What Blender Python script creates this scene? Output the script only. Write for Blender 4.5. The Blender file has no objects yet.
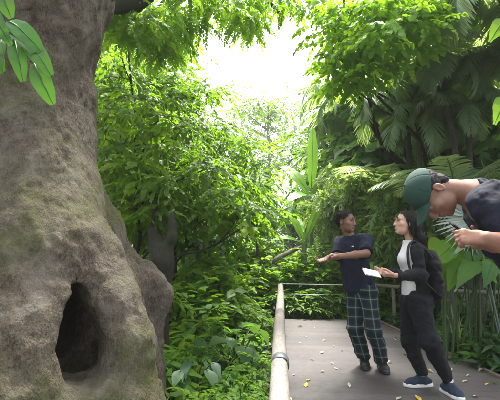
import bpy, math, random
import numpy as np
from mathutils import Vector, Matrix

random.seed(7)
RNG = np.random.default_rng(11)
scene = bpy.context.scene
COL = scene.collection

# ------------------------------------------------------------------ camera geometry
F = 390.0
CAM = np.array([0.012, 0.0, 1.28])
PHI = math.atan(50 / F)
TH = math.atan(31 / F * math.cos(PHI))
FWD = np.array([-math.sin(TH) * math.cos(PHI), math.cos(TH) * math.cos(PHI), math.sin(PHI)])
RIGHT = np.array([math.cos(TH), math.sin(TH), 0.0])
UP = np.cross(RIGHT, FWD)


def P(px, py, Y):
    """world point seen at photo pixel (px, py) on the plane y = Y"""
    d = RIGHT * ((px - 250) / F) + UP * ((200 - py) / F) + FWD
    return CAM + d * (Y / d[1])


def G(px, Y, z=0.0):
    """point at height z under pixel column px at distance Y"""
    p = P(px, 250, Y)
    return np.array([p[0], Y, z])


# ------------------------------------------------------------------ tags and objects
def tag(o, label=None, cat=None, group=None, kind=None):
    if label: o['label'] = label
    if cat: o['category'] = cat
    if group: o['group'] = group
    if kind: o['kind'] = kind
    return o


def empty(name, loc=(0, 0, 0), rz=0.0, label=None, cat=None, group=None):
    o = bpy.data.objects.new(name, None)
    o.empty_display_size = 0.2
    o.location = Vector([float(v) for v in loc])
    o.rotation_euler = (0, 0, rz)
    COL.objects.link(o)
    return tag(o, label, cat, group)


def mesh_np(name, V, Q, mat, parent=None, tint=None, smooth=True, attrs=None, T=None):
    """V (n,3), Q (m,4) quads, T (k,3) triangles"""
    V = np.asarray(V, np.float32)
    me = bpy.data.meshes.new(name)
    me.vertices.add(len(V))
    me.vertices.foreach_set('co', V.ravel())
    Q = np.zeros((0, 4), np.int32) if Q is None else np.asarray(Q, np.int32)
    T = np.zeros((0, 3), np.int32) if T is None else np.asarray(T, np.int32)
    nl = Q.size + T.size
    me.loops.add(nl)
    me.loops.foreach_set('vertex_index', np.concatenate([Q.ravel(), T.ravel()]).astype(np.int32))
    np_ = len(Q) + len(T)
    me.polygons.add(np_)
    ls = np.concatenate([np.arange(len(Q)) * 4, Q.size + np.arange(len(T)) * 3]).astype(np.int32)
    me.polygons.foreach_set('loop_start', ls)
    me.update(calc_edges=True)
    me.polygons.foreach_set('use_smooth', np.full(np_, smooth, dtype=bool))
    if tint is not None:
        a = me.attributes.new('tint', 'FLOAT', 'POINT')
        a.data.foreach_set('value', np.asarray(tint, np.float32))
    for k, v in (attrs or {}).items():
        v = np.asarray(v, np.float32)
        if v.ndim == 1:
            a = me.attributes.new(k, 'FLOAT', 'POINT'); a.data.foreach_set('value', v)
        else:
            a = me.attributes.new(k, 'FLOAT_VECTOR', 'POINT'); a.data.foreach_set('vector', v.ravel())
    if mat: me.materials.append(mat)
    me.validate()
    o = bpy.data.objects.new(name, me)
    COL.objects.link(o)
    if parent is not None: o.parent = parent
    return o


def copy_tree(o, parent=None):
    c = o.copy()
    COL.objects.link(c)
    c.parent = parent
    for ch in list(o.children):
        copy_tree(ch, c)
    return c


# ------------------------------------------------------------------ numpy helpers
def nrm(v):
    v = np.asarray(v, float)
    return v / np.maximum(np.linalg.norm(v, axis=-1, keepdims=True), 1e-9)


def frames(fwd, up):
    f = nrm(fwd)
    s = np.cross(f, up)
    bad = np.linalg.norm(s, axis=-1) < 1e-4
    if np.any(bad):
        s = np.where(bad[..., None], np.array([1.0, 0, 0]), s)
    s = nrm(s)
    n = np.cross(s, f)
    return np.stack([s, f, n], axis=-1)


class Geo:
    """collects quads with a per-vertex tint"""
    def __init__(self):
        self.V = []; self.Q = []; self.t = []; self.n = 0

    def add(self, V, Q, t=0.5):
        V = np.asarray(V, float)
        self.V.append(V); self.Q.append(np.asarray(Q, int) + self.n)
        self.t.append(np.broadcast_to(np.asarray(t, float), (len(V),)))
        self.n += len(V)

    def scatter(self, tpl, pos, R, scale, tint):
        """tpl = (V,Q,t); pos (n,3) R (n,3,3) scale (n,) or (n,3) tint (n,)"""
        V, Q, t = tpl
        n = len(pos)
        if n == 0: return
        scale = np.asarray(scale, float)
        if scale.ndim == 0: scale = np.full(n, float(scale))
        S = scale[:, None, None] if scale.ndim == 1 else scale[:, None, :]
        W = np.einsum('nij,nkj->nki', R, V[None] * S) + pos[:, None, :]
        q = Q[None] + (np.arange(n) * len(V))[:, None, None]
        tt = np.clip(np.asarray(tint)[:, None] + t[None] - 0.5, 0, 1)
        self.add(W.reshape(-1, 3), q.reshape(-1, 4), tt.ravel())

    def tube(self, pts, rad, seg=7, t=0.5, close=True):
        pts = np.asarray(pts, float)
        rad = np.broadcast_to(np.asarray(rad, float), (len(pts),))
        tan = nrm(np.gradient(pts, axis=0))
        ref = np.array([0.31, 0.17, 0.94]) if abs(tan[0][2]) < 0.9 else np.array([1.0, 0.2, 0.1])
        a = nrm(np.cross(tan, ref)); b = np.cross(tan, a)
        ang = np.linspace(0, 2 * np.pi, seg, endpoint=False)
        ring = (a[:, None] * np.cos(ang)[None, :, None] + b[:, None] * np.sin(ang)[None, :, None]) * rad[:, None, None] + pts[:, None]
        m = len(pts)
        i, j = np.meshgrid(np.arange(m - 1), np.arange(seg), indexing='ij')
        k = (j + 1) % seg
        Q = np.stack([i * seg + j, i * seg + k, (i + 1) * seg + k, (i + 1) * seg + j], -1).reshape(-1, 4)
        V = ring.reshape(-1, 3)
        if close and seg == 8:
            e = (m - 1) * seg
            Q = np.vstack([Q, [[e, e + 1, e + 2, e + 3], [e, e + 3, e + 4, e + 7], [e + 4, e + 5, e + 6, e + 7],
                               [0, 3, 2, 1], [0, 7, 4, 3], [4, 7, 6, 5]]])
        self.add(V, Q, t)

    def tpl(self):
        return np.concatenate(self.V), np.concatenate(self.Q), np.concatenate(self.t)

    def build(self, name, mat, parent=None, smooth=True, offset=None):
        V, Q, t = self.tpl()
        if offset is not None: V = V - np.asarray(offset)
        return mesh_np(name, V, Q, mat, parent, t, smooth)


def leaf(profile, fold=0.15, droop=0.15, wave=0.0):
    """leaf of length 1 along +y, normal +z; profile = half widths along it"""
    n = len(profile) - 1
    y = np.linspace(0, 1, n + 1)
    w = np.asarray(profile, float)
    z = -droop * y ** 2
    V = []
    for i in range(n + 1):
        V += [[-w[i], y[i], z[i] + fold * w[i] + wave * math.sin(i * 2.1)], [0, y[i], z[i]],
              [w[i], y[i], z[i] + fold * w[i] + wave * math.sin(i * 1.7 + 1)]]
    Q = []
    for i in range(n):
        a = i * 3; b = a + 3
        Q += [[a, a + 1, b + 1, b], [a + 1, a + 2, b + 2, b + 1]]
    return np.array(V), np.array(Q), np.full(len(V), 0.5)


DIAMOND = (np.array([[0, 0, 0], [-.26, .42, .05], [.26, .42, .05], [0, 1, -.12], [0, .45, -.02]]),
           np.array([[0, 2, 3, 4], [0, 4, 3, 1]]), np.full(5, .5))
OVATE = leaf([.03, .26, .33, .2, .015], .2, .18)
LANCE = leaf([.02, .12, .14, .08, .01], .25, .3)
ROUND = leaf([.1, .42, .5, .36, .06], .12, .12)
HEART = leaf([.16, .46, .46, .28, .1, .01], .18, .28)
STRAP = leaf([.03, .06, .065, .06, .05, .03, .004], .3, .55)
BLADE = leaf([.02, .05, .045, .004], .35, .2)


def rdir(n, rng=RNG):
    return nrm(rng.normal(size=(n, 3)))


def curve(p0, p1, p2, n):
    t = np.linspace(0, 1, n)[:, None]
    p0, p1, p2 = (np.asarray(p, float) for p in (p0, p1, p2))
    return (1 - t) ** 2 * p0 + 2 * t * (1 - t) * p1 + t ** 2 * p2


def spray(lf, n=9, length=1.0, size=.33, droop=.25, ang=55, opp=False, stem=True, rng=None):
    """a twig along +y with leaves in the xy plane"""
    rng = rng or np.random.default_rng(3)
    g = Geo()
    pts = np.array([[0, t * length, -droop * t * t * length] for t in np.linspace(0, 1, 5)])
    if stem: g.tube(pts, [.012, .01, .008, .006, .003], 3, .35)
    for i in range(n):
        t = .18 + .82 * (i + (0 if opp else .5)) / n
        for s in ((-1, 1) if opp else ((-1) ** i,)):
            a = math.radians(ang * (1 - .5 * t) + rng.normal() * 12) * s
            f = np.array([math.sin(a), math.cos(a), -droop * 1.6 * t + rng.normal() * .15])
            u = np.array([rng.normal() * .25, rng.normal() * .25, 1])
            R = frames(f[None], u[None])
            p = np.array([[0, t * length, -droop * t * t * length]])
            g.scatter(lf, p, R, np.array([size * (1.05 - .35 * t) * rng.uniform(.8, 1.15)]), np.array([.5 + rng.normal() * .14]))
    f = np.array([[0, 1, -droop * 2]])
    g.scatter(lf, pts[-1:], frames(f, np.array([[0, 0, 1.0]])), np.array([size * .8]), np.array([.6]))
    return g.tpl()


SPR = {
    'alt': spray(DIAMOND, 9, 1, .36, .3),
    'alt_fine': spray(DIAMOND, 13, 1, .26, .25),
    'ovate': spray(OVATE, 8, 1, .42, .3),
    'round': spray(ROUND, 7, 1, .36, .35, 70),
    'opp': spray(OVATE, 5, 1, .4, .25, 60, True),
    'pinnate': spray(leaf([.03, .2, .2, .02], .1, .1), 11, 1, .24, .35, 75, True),
    'lance': spray(LANCE, 9, 1, .5, .45, 50),
}


# ------------------------------------------------------------------ value noise
def _hash(i, j, k):
    h = (i * 374761393 + j * 668265263 + k * 2147483647 * 3 + 974711) & 0xffffffff
    h = ((h ^ (h >> 13)) * 1274126177) & 0xffffffff
    return ((h ^ (h >> 16)) & 0xffff) / 65535.0


def vnoise(p):
    p = np.asarray(p, float)
    i = np.floor(p).astype(np.int64); f = p - i
    u = f * f * (3 - 2 * f)
    x, y, z = i[..., 0], i[..., 1], i[..., 2]
    r = 0
    for dx in (0, 1):
        for dy in (0, 1):
            for dz in (0, 1):
                w = (u[..., 0] if dx else 1 - u[..., 0]) * (u[..., 1] if dy else 1 - u[..., 1]) * (u[..., 2] if dz else 1 - u[..., 2])
                r = r + w * _hash(x + dx, y + dy, z + dz)
    return r * 2 - 1


def fbm(p, oct=4):
    r = 0; a = 1.0; p = np.asarray(p, float)
    for _ in range(oct):
        r = r + a * vnoise(p); p = p * 2.03 + 17.3; a *= .5
    return r


# ------------------------------------------------------------------ implicit surfaces
class Field:
    def __init__(self, lo, hi, h):
        self.lo = np.asarray(lo, float); self.h = h
        self.n = np.ceil((np.asarray(hi, float) - self.lo) / h).astype(int) + 1
        self.f = np.full(self.n, 9.0, np.float32)

    def _win(self, lo, hi):
        a = np.clip(np.floor((np.asarray(lo) - self.lo) / self.h).astype(int), 0, self.n)
        b = np.clip(np.ceil((np.asarray(hi) - self.lo) / self.h).astype(int) + 1, 0, self.n)
        if np.any(b <= a): return None, None
        ax = [(self.lo[i] + np.arange(a[i], b[i]) * self.h).astype(np.float32) for i in range(3)]
        p = np.stack(np.meshgrid(*ax, indexing='ij'), -1)
        return (slice(a[0], b[0]), slice(a[1], b[1]), slice(a[2], b[2])), p

    def _mix(self, sl, d, k, sub):
        a = self.f[sl]
        if sub:
            b = -d
            if k > 0:
                h = np.maximum(k - np.abs(a - b), 0) / k
                self.f[sl] = np.maximum(a, b) + h * h * k * .25
            else: self.f[sl] = np.maximum(a, b)
        else:
            if k > 0:
                h = np.maximum(k - np.abs(a - d), 0) / k
                self.f[sl] = np.minimum(a, d) - h * h * k * .25
            else: self.f[sl] = np.minimum(a, d)

    def cone(self, a, b, ra, rb, k=.02, sub=False, flat=None, ratio=1.0):
        """tapered capsule; flat = axis squeezed by ratio (<1 thinner)"""
        a = np.asarray(a, float); b = np.asarray(b, float)
        m = max(ra, rb) + k + 3 * self.h
        sl, p = self._win(np.minimum(a, b) - m, np.maximum(a, b) + m)
        if sl is None: return
        ab = b - a; L2 = max(float(ab @ ab), 1e-9)
        ap = p - a.astype(np.float32)
        t = np.clip((ap @ ab.astype(np.float32)) / L2, 0, 1)
        q = ap - t[..., None] * ab.astype(np.float32)
        r = ra + (rb - ra) * t
        if flat is not None:
            n = nrm(flat).astype(np.float32)
            q = q + ((1 / ratio - 1) * (q @ n))[..., None] * n
        d = np.linalg.norm(q, axis=-1) - r
        if flat is not None: d = np.where(d > 0, d * (ratio if ratio < 1 else 1), d * min(1, ratio))
        self._mix(sl, d.astype(np.float32), k, sub)

    def ell(self, c, r, M=None, k=.02, sub=False):
        c = np.asarray(c, float); r = np.asarray(r, float)
        m = float(r.max()) + k + 3 * self.h
        sl, p = self._win(c - m, c + m)
        if sl is None: return
        q = p - c.astype(np.float32)
        if M is not None: q = q @ np.asarray(M, np.float32)
        k0 = np.linalg.norm(q / r, axis=-1)
        k1 = np.linalg.norm(q / (r * r), axis=-1)
        d = k0 * (k0 - 1) / np.maximum(k1, 1e-6)
        self._mix(sl, d.astype(np.float32), k, sub)

    def cut(self, point, normal, k=0.0, lo=None, hi=None):
        """remove the half space on the normal's side, optionally only inside a box"""
        hi_ = self.lo + (self.n - 1) * self.h
        sl, p = self._win(self.lo if lo is None else lo, hi_ if hi is None else hi)
        if sl is None: return
        d = (p - np.asarray(point, np.float32)) @ nrm(normal).astype(np.float32)
        self._mix(sl, -d.astype(np.float32), k, True)

    def noise(self, amp, freq, oct=3, stretch=(1, 1, 1), band=None):
        m = np.abs(self.f) < (band or amp * 3 + 2 * self.h)
        idx = np.argwhere(m)
        p = (self.lo + idx * self.h) * np.asarray(stretch) * freq
        self.f[m] += (amp * fbm(p, oct)).astype(np.float32)

    def mesh(self):
        f = self.f; n = self.n
        s = f < 0
        c = np.zeros(n - 1, np.uint8)
        for dx in (0, 1):
            for dy in (0, 1):
                for dz in (0, 1):
                    c += s[dx:n[0] - 1 + dx, dy:n[1] - 1 + dy, dz:n[2] - 1 + dz]
        act = (c > 0) & (c < 8)
        idx = np.argwhere(act)
        vid = np.full(n - 1, -1, np.int64)
        vid[act] = np.arange(len(idx))
        acc = np.zeros((len(idx), 3)); cnt = np.zeros(len(idx))
        corners = [(0, 0, 0), (1, 0, 0), (0, 1, 0), (1, 1, 0), (0, 0, 1), (1, 0, 1), (0, 1, 1), (1, 1, 1)]
        cv = {q: f[idx[:, 0] + q[0], idx[:, 1] + q[1], idx[:, 2] + q[2]].astype(float) for q in corners}
        for q in corners:
            for ax in range(3):
                if q[ax]: continue
                r = list(q); r[ax] = 1; r = tuple(r)
                a, b = cv[q], cv[r]
                m = (a < 0) != (b < 0)
                t = np.where(m, a / np.where(m, a - b, 1), 0)
                pt = np.tile(np.array(q, float), (len(idx), 1)); pt[:, ax] = t
                acc += pt * m[:, None]; cnt += m
        V = self.lo + (idx + acc / cnt[:, None]) * self.h
        Q = []
        for ax in range(3):
            u, v = (ax + 1) % 3, (ax + 2) % 3
            sl0 = [slice(1, -1)] * 3; sl1 = [slice(1, -1)] * 3
            sl0[ax] = slice(0, -1); sl1[ax] = slice(1, None)
            s0 = s[tuple(sl0)]; s1 = s[tuple(sl1)]
            for inside_first in (True, False):
                e = np.argwhere(s0 & ~s1 if inside_first else s1 & ~s0)
                if len(e) == 0: continue
                for w in (u, v): e[:, w] += 1
                du = np.zeros(3, int); du[u] = 1
                dv = np.zeros(3, int); dv[v] = 1
                g = lambda o: vid[tuple((e - o).T)]
                q = np.stack([g(du + dv), g(dv), g(0 * du), g(du)], -1)
                Q.append(q if inside_first else q[:, ::-1])
        Q = np.concatenate(Q)
        Q = Q[(Q >= 0).all(1)]
        return V, Q
# ------------------------------------------------------------------ materials
def new_mat(name):
    m = bpy.data.materials.new(name)
    m.use_nodes = True
    nt = m.node_tree
    for n in list(nt.nodes): nt.nodes.remove(n)
    out = nt.nodes.new('ShaderNodeOutputMaterial')
    return m, nt, out


def nd(nt, t, **kw):
    n = nt.nodes.new(t)
    for k, v in kw.items():
        if k in n.inputs: n.inputs[k].default_value = v
        else: setattr(n, k, v)
    return n


def rgba(c): return (c[0], c[1], c[2], 1)


def ramp(nt, fac, stops):
    r = nt.nodes.new('ShaderNodeValToRGB')
    e = r.color_ramp.elements
    while len(e) < len(stops): e.new(.5)
    for i, (p, c) in enumerate(stops):
        e[i].position = p; e[i].color = rgba(c)
    nt.links.new(fac, r.inputs['Fac'])
    return r.outputs['Color']


def mixc(nt, fac, a, b, mode='MIX'):
    m = nt.nodes.new('ShaderNodeMix'); m.data_type = 'RGBA'; m.blend_type = mode
    for sock, v in ((m.inputs['Factor'], fac), (m.inputs[6], a), (m.inputs[7], b)):
        if hasattr(v, 'is_output'): nt.links.new(v, sock)
        elif isinstance(v, (int, float)): sock.default_value = v
        else: sock.default_value = rgba(v)
    return m.outputs[2]


def noise(nt, scale, detail=4, rough=.55, coord=None, stretch=None):
    if coord is None:
        coord = nt.nodes.new('ShaderNodeTexCoord').outputs['Object']
    if stretch:
        mp = nt.nodes.new('ShaderNodeMapping'); mp.inputs['Scale'].default_value = stretch
        nt.links.new(coord, mp.inputs['Vector']); coord = mp.outputs['Vector']
    n = nd(nt, 'ShaderNodeTexNoise', Scale=scale, Detail=detail, Roughness=rough)
    nt.links.new(coord, n.inputs['Vector'])
    return n.outputs['Fac']


def bump(nt, height, strength=.4, dist=.01):
    b = nd(nt, 'ShaderNodeBump', Strength=strength, Distance=dist)
    nt.links.new(height, b.inputs['Height'])
    return b.outputs['Normal']


def leaf_mat(name, dark, light, trans=.35, rough=.5, spec=.28, tcol=None, var=.35):
    m, nt, out = new_mat(name)
    at = nd(nt, 'ShaderNodeAttribute', attribute_name='tint')
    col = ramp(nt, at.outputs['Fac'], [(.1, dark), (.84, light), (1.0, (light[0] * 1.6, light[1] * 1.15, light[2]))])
    ns = noise(nt, 2.3, 2)
    hs = nd(nt, 'ShaderNodeHueSaturation', Saturation=1.0)
    v = nd(nt, 'ShaderNodeMapRange')
    v.inputs['From Min'].default_value = .3; v.inputs['From Max'].default_value = .7
    v.inputs['To Min'].default_value = 1 - var; v.inputs['To Max'].default_value = 1 + var
    nt.links.new(ns, v.inputs['Value']); nt.links.new(v.outputs[0], hs.inputs['Value'])
    oi = nt.nodes.new('ShaderNodeObjectInfo')
    hv = nd(nt, 'ShaderNodeMapRange')
    hv.inputs['To Min'].default_value = .487; hv.inputs['To Max'].default_value = .513
    nt.links.new(oi.outputs['Random'], hv.inputs['Value']); nt.links.new(hv.outputs[0], hs.inputs['Hue'])
    nt.links.new(col, hs.inputs['Color'])
    b = nd(nt, 'ShaderNodeBsdfPrincipled', Roughness=rough)
    b.inputs['Specular IOR Level'].default_value = spec
    nt.links.new(hs.outputs['Color'], b.inputs['Base Color'])
    tr = nt.nodes.new('ShaderNodeBsdfTranslucent')
    tc = mixc(nt, .75, hs.outputs['Color'], tcol or (light[0] * 2.2, light[1] * 1.9, light[2] * .8))
    nt.links.new(tc, tr.inputs['Color'])
    mx = nd(nt, 'ShaderNodeMixShader', Fac=trans)
    nt.links.new(b.outputs[0], mx.inputs[1]); nt.links.new(tr.outputs[0], mx.inputs[2])
    nt.links.new(mx.outputs[0], out.inputs['Surface'])
    return m


def plain_mat(name, col, rough=.6, spec=.4, var=.15, nscale=30, bump_s=.0, bscale=200, metal=0):
    m, nt, out = new_mat(name)
    ns = noise(nt, nscale, 4)
    c = ramp(nt, ns, [(.25, [v * (1 - var) for v in col]), (.75, [v * (1 + var) for v in col])])
    b = nd(nt, 'ShaderNodeBsdfPrincipled', Roughness=rough, Metallic=metal)
    b.inputs['Specular IOR Level'].default_value = spec
    nt.links.new(c, b.inputs['Base Color'])
    if bump_s:
        nt.links.new(bump(nt, noise(nt, bscale, 3), bump_s, .004), b.inputs['Normal'])
    nt.links.new(b.outputs[0], out.inputs['Surface'])
    return m


def bark_mat(name, dark, light, moss=None, moss_lo=.55, scale=6, fiss=(1, 1, .25), bstr=.6, bdist=.02, grey=None, crack=0):
    m, nt, out = new_mat(name)
    n1 = noise(nt, scale, 6, .65, stretch=fiss)
    n2 = noise(nt, scale * 6, 5, .7, stretch=fiss)
    n3 = noise(nt, 1.3, 3)
    c = ramp(nt, n1, [(.3, dark), (.68, light)])
    c2 = ramp(nt, n2, [(.35, [v * .55 for v in dark]), (.6, light)])
    c = mixc(nt, .5, c, c2)
    c = mixc(nt, 1.0, c, ramp(nt, noise(nt, scale * 14, 4, .75, stretch=(1, 1, .5)), [(.35, (.45, .44, .42)), (.55, (1, 1, 1)), (.72, (1.25, 1.22, 1.18))]), 'MULTIPLY')
    if grey:
        f = ramp(nt, noise(nt, 3.1, 5, .7), [(.5, (0, 0, 0)), (.62, (1, 1, 1))])
        c = mixc(nt, f, c, grey)
    if moss:
        mf = mixc(nt, .5, ramp(nt, n3, [(moss_lo - .1, (0, 0, 0)), (moss_lo + .12, (1, 1, 1))]),
                  ramp(nt, noise(nt, 14, 5, .7), [(.48, (0, 0, 0)), (.6, (1, 1, 1))]), 'MULTIPLY')
        mf2 = mixc(nt, 1.0, mf, ramp(nt, n3, [(moss_lo - .1, (0, 0, 0)), (moss_lo + .12, (1, 1, 1))]), 'MULTIPLY')
        c = mixc(nt, mf2, c, moss)
    b = nd(nt, 'ShaderNodeBsdfPrincipled', Roughness=.85)
    b.inputs['Specular IOR Level'].default_value = .25
    nt.links.new(c, b.inputs['Base Color'])
    add = nd(nt, 'ShaderNodeMath', operation='ADD')
    nt.links.new(n1, add.inputs[0]); nt.links.new(n2, add.inputs[1])
    hgt = add.outputs[0]
    if crack:
        tc = nt.nodes.new('ShaderNodeTexCoord').outputs['Object']
        wv = nt.nodes.new('ShaderNodeMix'); wv.data_type = 'VECTOR'; wv.inputs['Factor'].default_value = .10
        nz = nd(nt, 'ShaderNodeTexNoise', Scale=7.0, Detail=4.0); nt.links.new(tc, nz.inputs['Vector'])
        nt.links.new(tc, wv.inputs[4]); nt.links.new(nz.outputs['Color'], wv.inputs[5])
        mp = nt.nodes.new('ShaderNodeMapping'); mp.inputs['Scale'].default_value = (1, 1, .42); nt.links.new(wv.outputs[1], mp.inputs['Vector'])
        vo = nd(nt, 'ShaderNodeTexVoronoi', Scale=crack); vo.feature = 'DISTANCE_TO_EDGE'; nt.links.new(mp.outputs[0], vo.inputs['Vector'])
        ck = ramp(nt, vo.outputs['Distance'], [(0, (0, 0, 0)), (.16, (1, 1, 1))])
        brk = ramp(nt, noise(nt, 2.2, 3), [(.40, (1, 1, 1)), (.72, (.25, .25, .25))])
        ck = mixc(nt, brk, ck, (1, 1, 1))
        c = mixc(nt, 1.0, c, mixc(nt, .3, (1, 1, 1), ck), 'MULTIPLY')
        nt.links.new(c, b.inputs['Base Color'])
        a2 = nd(nt, 'ShaderNodeMath', operation='MULTIPLY_ADD'); a2.inputs[1].default_value = .22
        nt.links.new(ck, a2.inputs[0]); nt.links.new(hgt, a2.inputs[2]); hgt = a2.outputs[0]
    nt.links.new(bump(nt, hgt, bstr, bdist), b.inputs['Normal'])
    nt.links.new(b.outputs[0], out.inputs['Surface'])
    return m


M = {
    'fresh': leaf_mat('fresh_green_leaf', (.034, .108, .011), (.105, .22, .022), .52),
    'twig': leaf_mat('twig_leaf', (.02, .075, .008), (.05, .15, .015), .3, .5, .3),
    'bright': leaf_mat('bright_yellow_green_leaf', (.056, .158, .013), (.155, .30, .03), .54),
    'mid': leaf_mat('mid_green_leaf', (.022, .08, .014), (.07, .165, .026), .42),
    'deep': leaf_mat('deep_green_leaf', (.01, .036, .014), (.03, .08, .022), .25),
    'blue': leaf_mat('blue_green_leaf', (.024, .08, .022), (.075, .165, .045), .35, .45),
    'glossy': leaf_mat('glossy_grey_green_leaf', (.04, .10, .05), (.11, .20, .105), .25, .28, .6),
    'palm': leaf_mat('palm_leaflet', (.06, .14, .07), (.19, .29, .17), .5, .38, .5),
    'silver': leaf_mat('silver_fan_leaf', (.09, .13, .11), (.22, .27, .25), .2, .35),
    'banana': leaf_mat('banana_leaf', (.09, .23, .03), (.17, .36, .05), .5, .35),
    'straw': leaf_mat('straw_green_leaf', (.05, .12, .035), (.16, .26, .09), .48),
    'red': leaf_mat('red_leaf', (.10, .015, .015), (.22, .05, .04), .3, tcol=(.4, .06, .05)),
    'bark_giant': bark_mat('giant_tree_bark', (.066, .052, .038), (.172, .140, .102), (.088, .098, .026), .50, 9, (1, 1, .45), 1.0, .04, (.165, .142, .112), 40),
    'bark_dark': bark_mat('dark_bark', (.013, .010, .008), (.045, .038, .031), (.03, .045, .015), .5, 9),
    'bark': bark_mat('brown_bark', (.05, .04, .03), (.15, .125, .10), (.07, .09, .03), .5, 10),
    'bark_palm': bark_mat('dark_palm_bark', (.05, .045, .038), (.13, .118, .10), None, .5, 10, (1, 1, 3)),
    'bark_pale': bark_mat('pale_palm_bark', (.10, .09, .075), (.26, .235, .20), None, .5, 10, (1, 1, 3)),
    'stem': plain_mat('green_stem', (.035, .07, .018), .5),
    'stem_pale': plain_mat('pale_stem', (.13, .19, .075), .5, .4, .3, 12),
}
# ------------------------------------------------------------------ camera, sky, sun
cd = bpy.data.cameras.new('camera')
cd.sensor_width = 36; cd.lens = F / 500 * 36; cd.sensor_fit = 'HORIZONTAL'
cd.clip_start = .05; cd.clip_end = 400
cam = bpy.data.objects.new('camera', cd); COL.objects.link(cam)
cam.matrix_world = Matrix(((RIGHT[0], UP[0], -FWD[0], CAM[0]), (RIGHT[1], UP[1], -FWD[1], CAM[1]),
                           (RIGHT[2], UP[2], -FWD[2], CAM[2]), (0, 0, 0, 1)))
scene.camera = cam

SUN_EL, SUN_AZ = math.radians(67), math.radians(6)       # azimuth measured from +Y towards +X
sd = np.array([math.sin(SUN_AZ) * math.cos(SUN_EL), math.cos(SUN_AZ) * math.cos(SUN_EL), math.sin(SUN_EL)])
w = bpy.data.worlds.new('World'); scene.world = w; w.use_nodes = True
nt = w.node_tree
for n in list(nt.nodes): nt.nodes.remove(n)
sky = nt.nodes.new('ShaderNodeTexSky'); sky.sky_type = 'NISHITA'; sky.sun_disc = False
sky.sun_elevation = SUN_EL; sky.sun_rotation = SUN_AZ
sky.dust_density = 6.0; sky.air_density = 1.0
hs = nd(nt, 'ShaderNodeHueSaturation', Saturation=.3)
bg = nd(nt, 'ShaderNodeBackground', Strength=.15)
wo = nt.nodes.new('ShaderNodeOutputWorld')
nt.links.new(sky.outputs[0], hs.inputs['Color']); nt.links.new(hs.outputs[0], bg.inputs['Color'])
nt.links.new(bg.outputs[0], wo.inputs['Surface'])
sl = bpy.data.lights.new('sun', 'SUN'); sl.energy = 2.6; sl.angle = math.radians(12); sl.color = (1, .96, .88)
so = bpy.data.objects.new('sun', sl); COL.objects.link(so)
so.rotation_euler = Vector(sd).to_track_quat('Z', 'Y').to_euler()
vs = scene.view_settings
scene.display_settings.display_device = 'sRGB'
vs.view_transform = 'Standard'; vs.look = 'None'; vs.exposure = 2.4; vs.gamma = 1; vs.use_curve_mapping = False
scene.cycles.use_denoising = True
scene.cycles.max_bounces = 10; scene.cycles.diffuse_bounces = 5; scene.cycles.transmission_bounces = 6
scene.cycles.transparent_max_bounces = 8; scene.cycles.volume_bounces = 1
scene.cycles.sample_clamp_indirect = 6

# ------------------------------------------------------------------ ground
GZ = -.28


def ground_z(x, y):
    return GZ + .10 * vnoise(np.stack([x * .5, y * .5, 0 * x], -1)) + np.clip((y - 9) * .03, 0, 3) + np.clip((-x - 3.5) * .05, 0, 1)


xs = np.concatenate([[-60, -40, -30], np.linspace(-20, 20, 81), [30, 40, 60]])
ys = np.concatenate([[-40, -20], np.linspace(-6, 34, 81), [44, 54, 66]])
X, Y = np.meshgrid(xs, ys, indexing='ij')
Z = ground_z(X, Y)
under = (X > -.4) & (X < 3.2) & (Y < 8.0)
Z[under] = np.minimum(Z[under], GZ)
V = np.stack([X, Y, Z], -1).reshape(-1, 3)
nx, ny = X.shape
i, j = np.meshgrid(np.arange(nx - 1), np.arange(ny - 1), indexing='ij')
Q = np.stack([i * ny + j, (i + 1) * ny + j, (i + 1) * ny + j + 1, i * ny + j + 1], -1).reshape(-1, 4)
m, nt, out = new_mat('forest_soil')
c = ramp(nt, noise(nt, 3, 6, .7), [(.3, (.018, .013, .009)), (.55, (.05, .038, .024)), (.72, (.035, .05, .016))])
b = nd(nt, 'ShaderNodeBsdfPrincipled', Roughness=.95)
nt.links.new(c, b.inputs['Base Color'])
nt.links.new(bump(nt, noise(nt, 25, 6, .7), .8, .04), b.inputs['Normal'])
nt.links.new(b.outputs[0], out.inputs['Surface'])
tag(mesh_np('ground', V, Q, m), kind='structure')

# ------------------------------------------------------------------ haze
me = bpy.data.meshes.new('haze')
hx0, hx1, hy0, hy1, hz0, hz1 = -63, 63, -43, 69, -3.0, 15.5
me.from_pydata([(x, y, z) for z in (hz0, hz1) for x, y in ((hx0, hy0), (hx1, hy0), (hx1, hy1), (hx0, hy1))], [],
               [(3, 2, 1, 0), (4, 5, 6, 7), (0, 1, 5, 4), (1, 2, 6, 5), (2, 3, 7, 6), (3, 0, 4, 7)])
m, nt, out = new_mat('pale_haze')
pv = nd(nt, 'ShaderNodeVolumePrincipled', Density=.001, Anisotropy=.2)
pv.inputs['Color'].default_value = (.93, .96, .95, 1)
nt.links.new(pv.outputs[0], out.inputs['Volume'])
me.materials.append(m)
ho = bpy.data.objects.new('haze', me); COL.objects.link(ho); tag(ho, kind='stuff')

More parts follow.
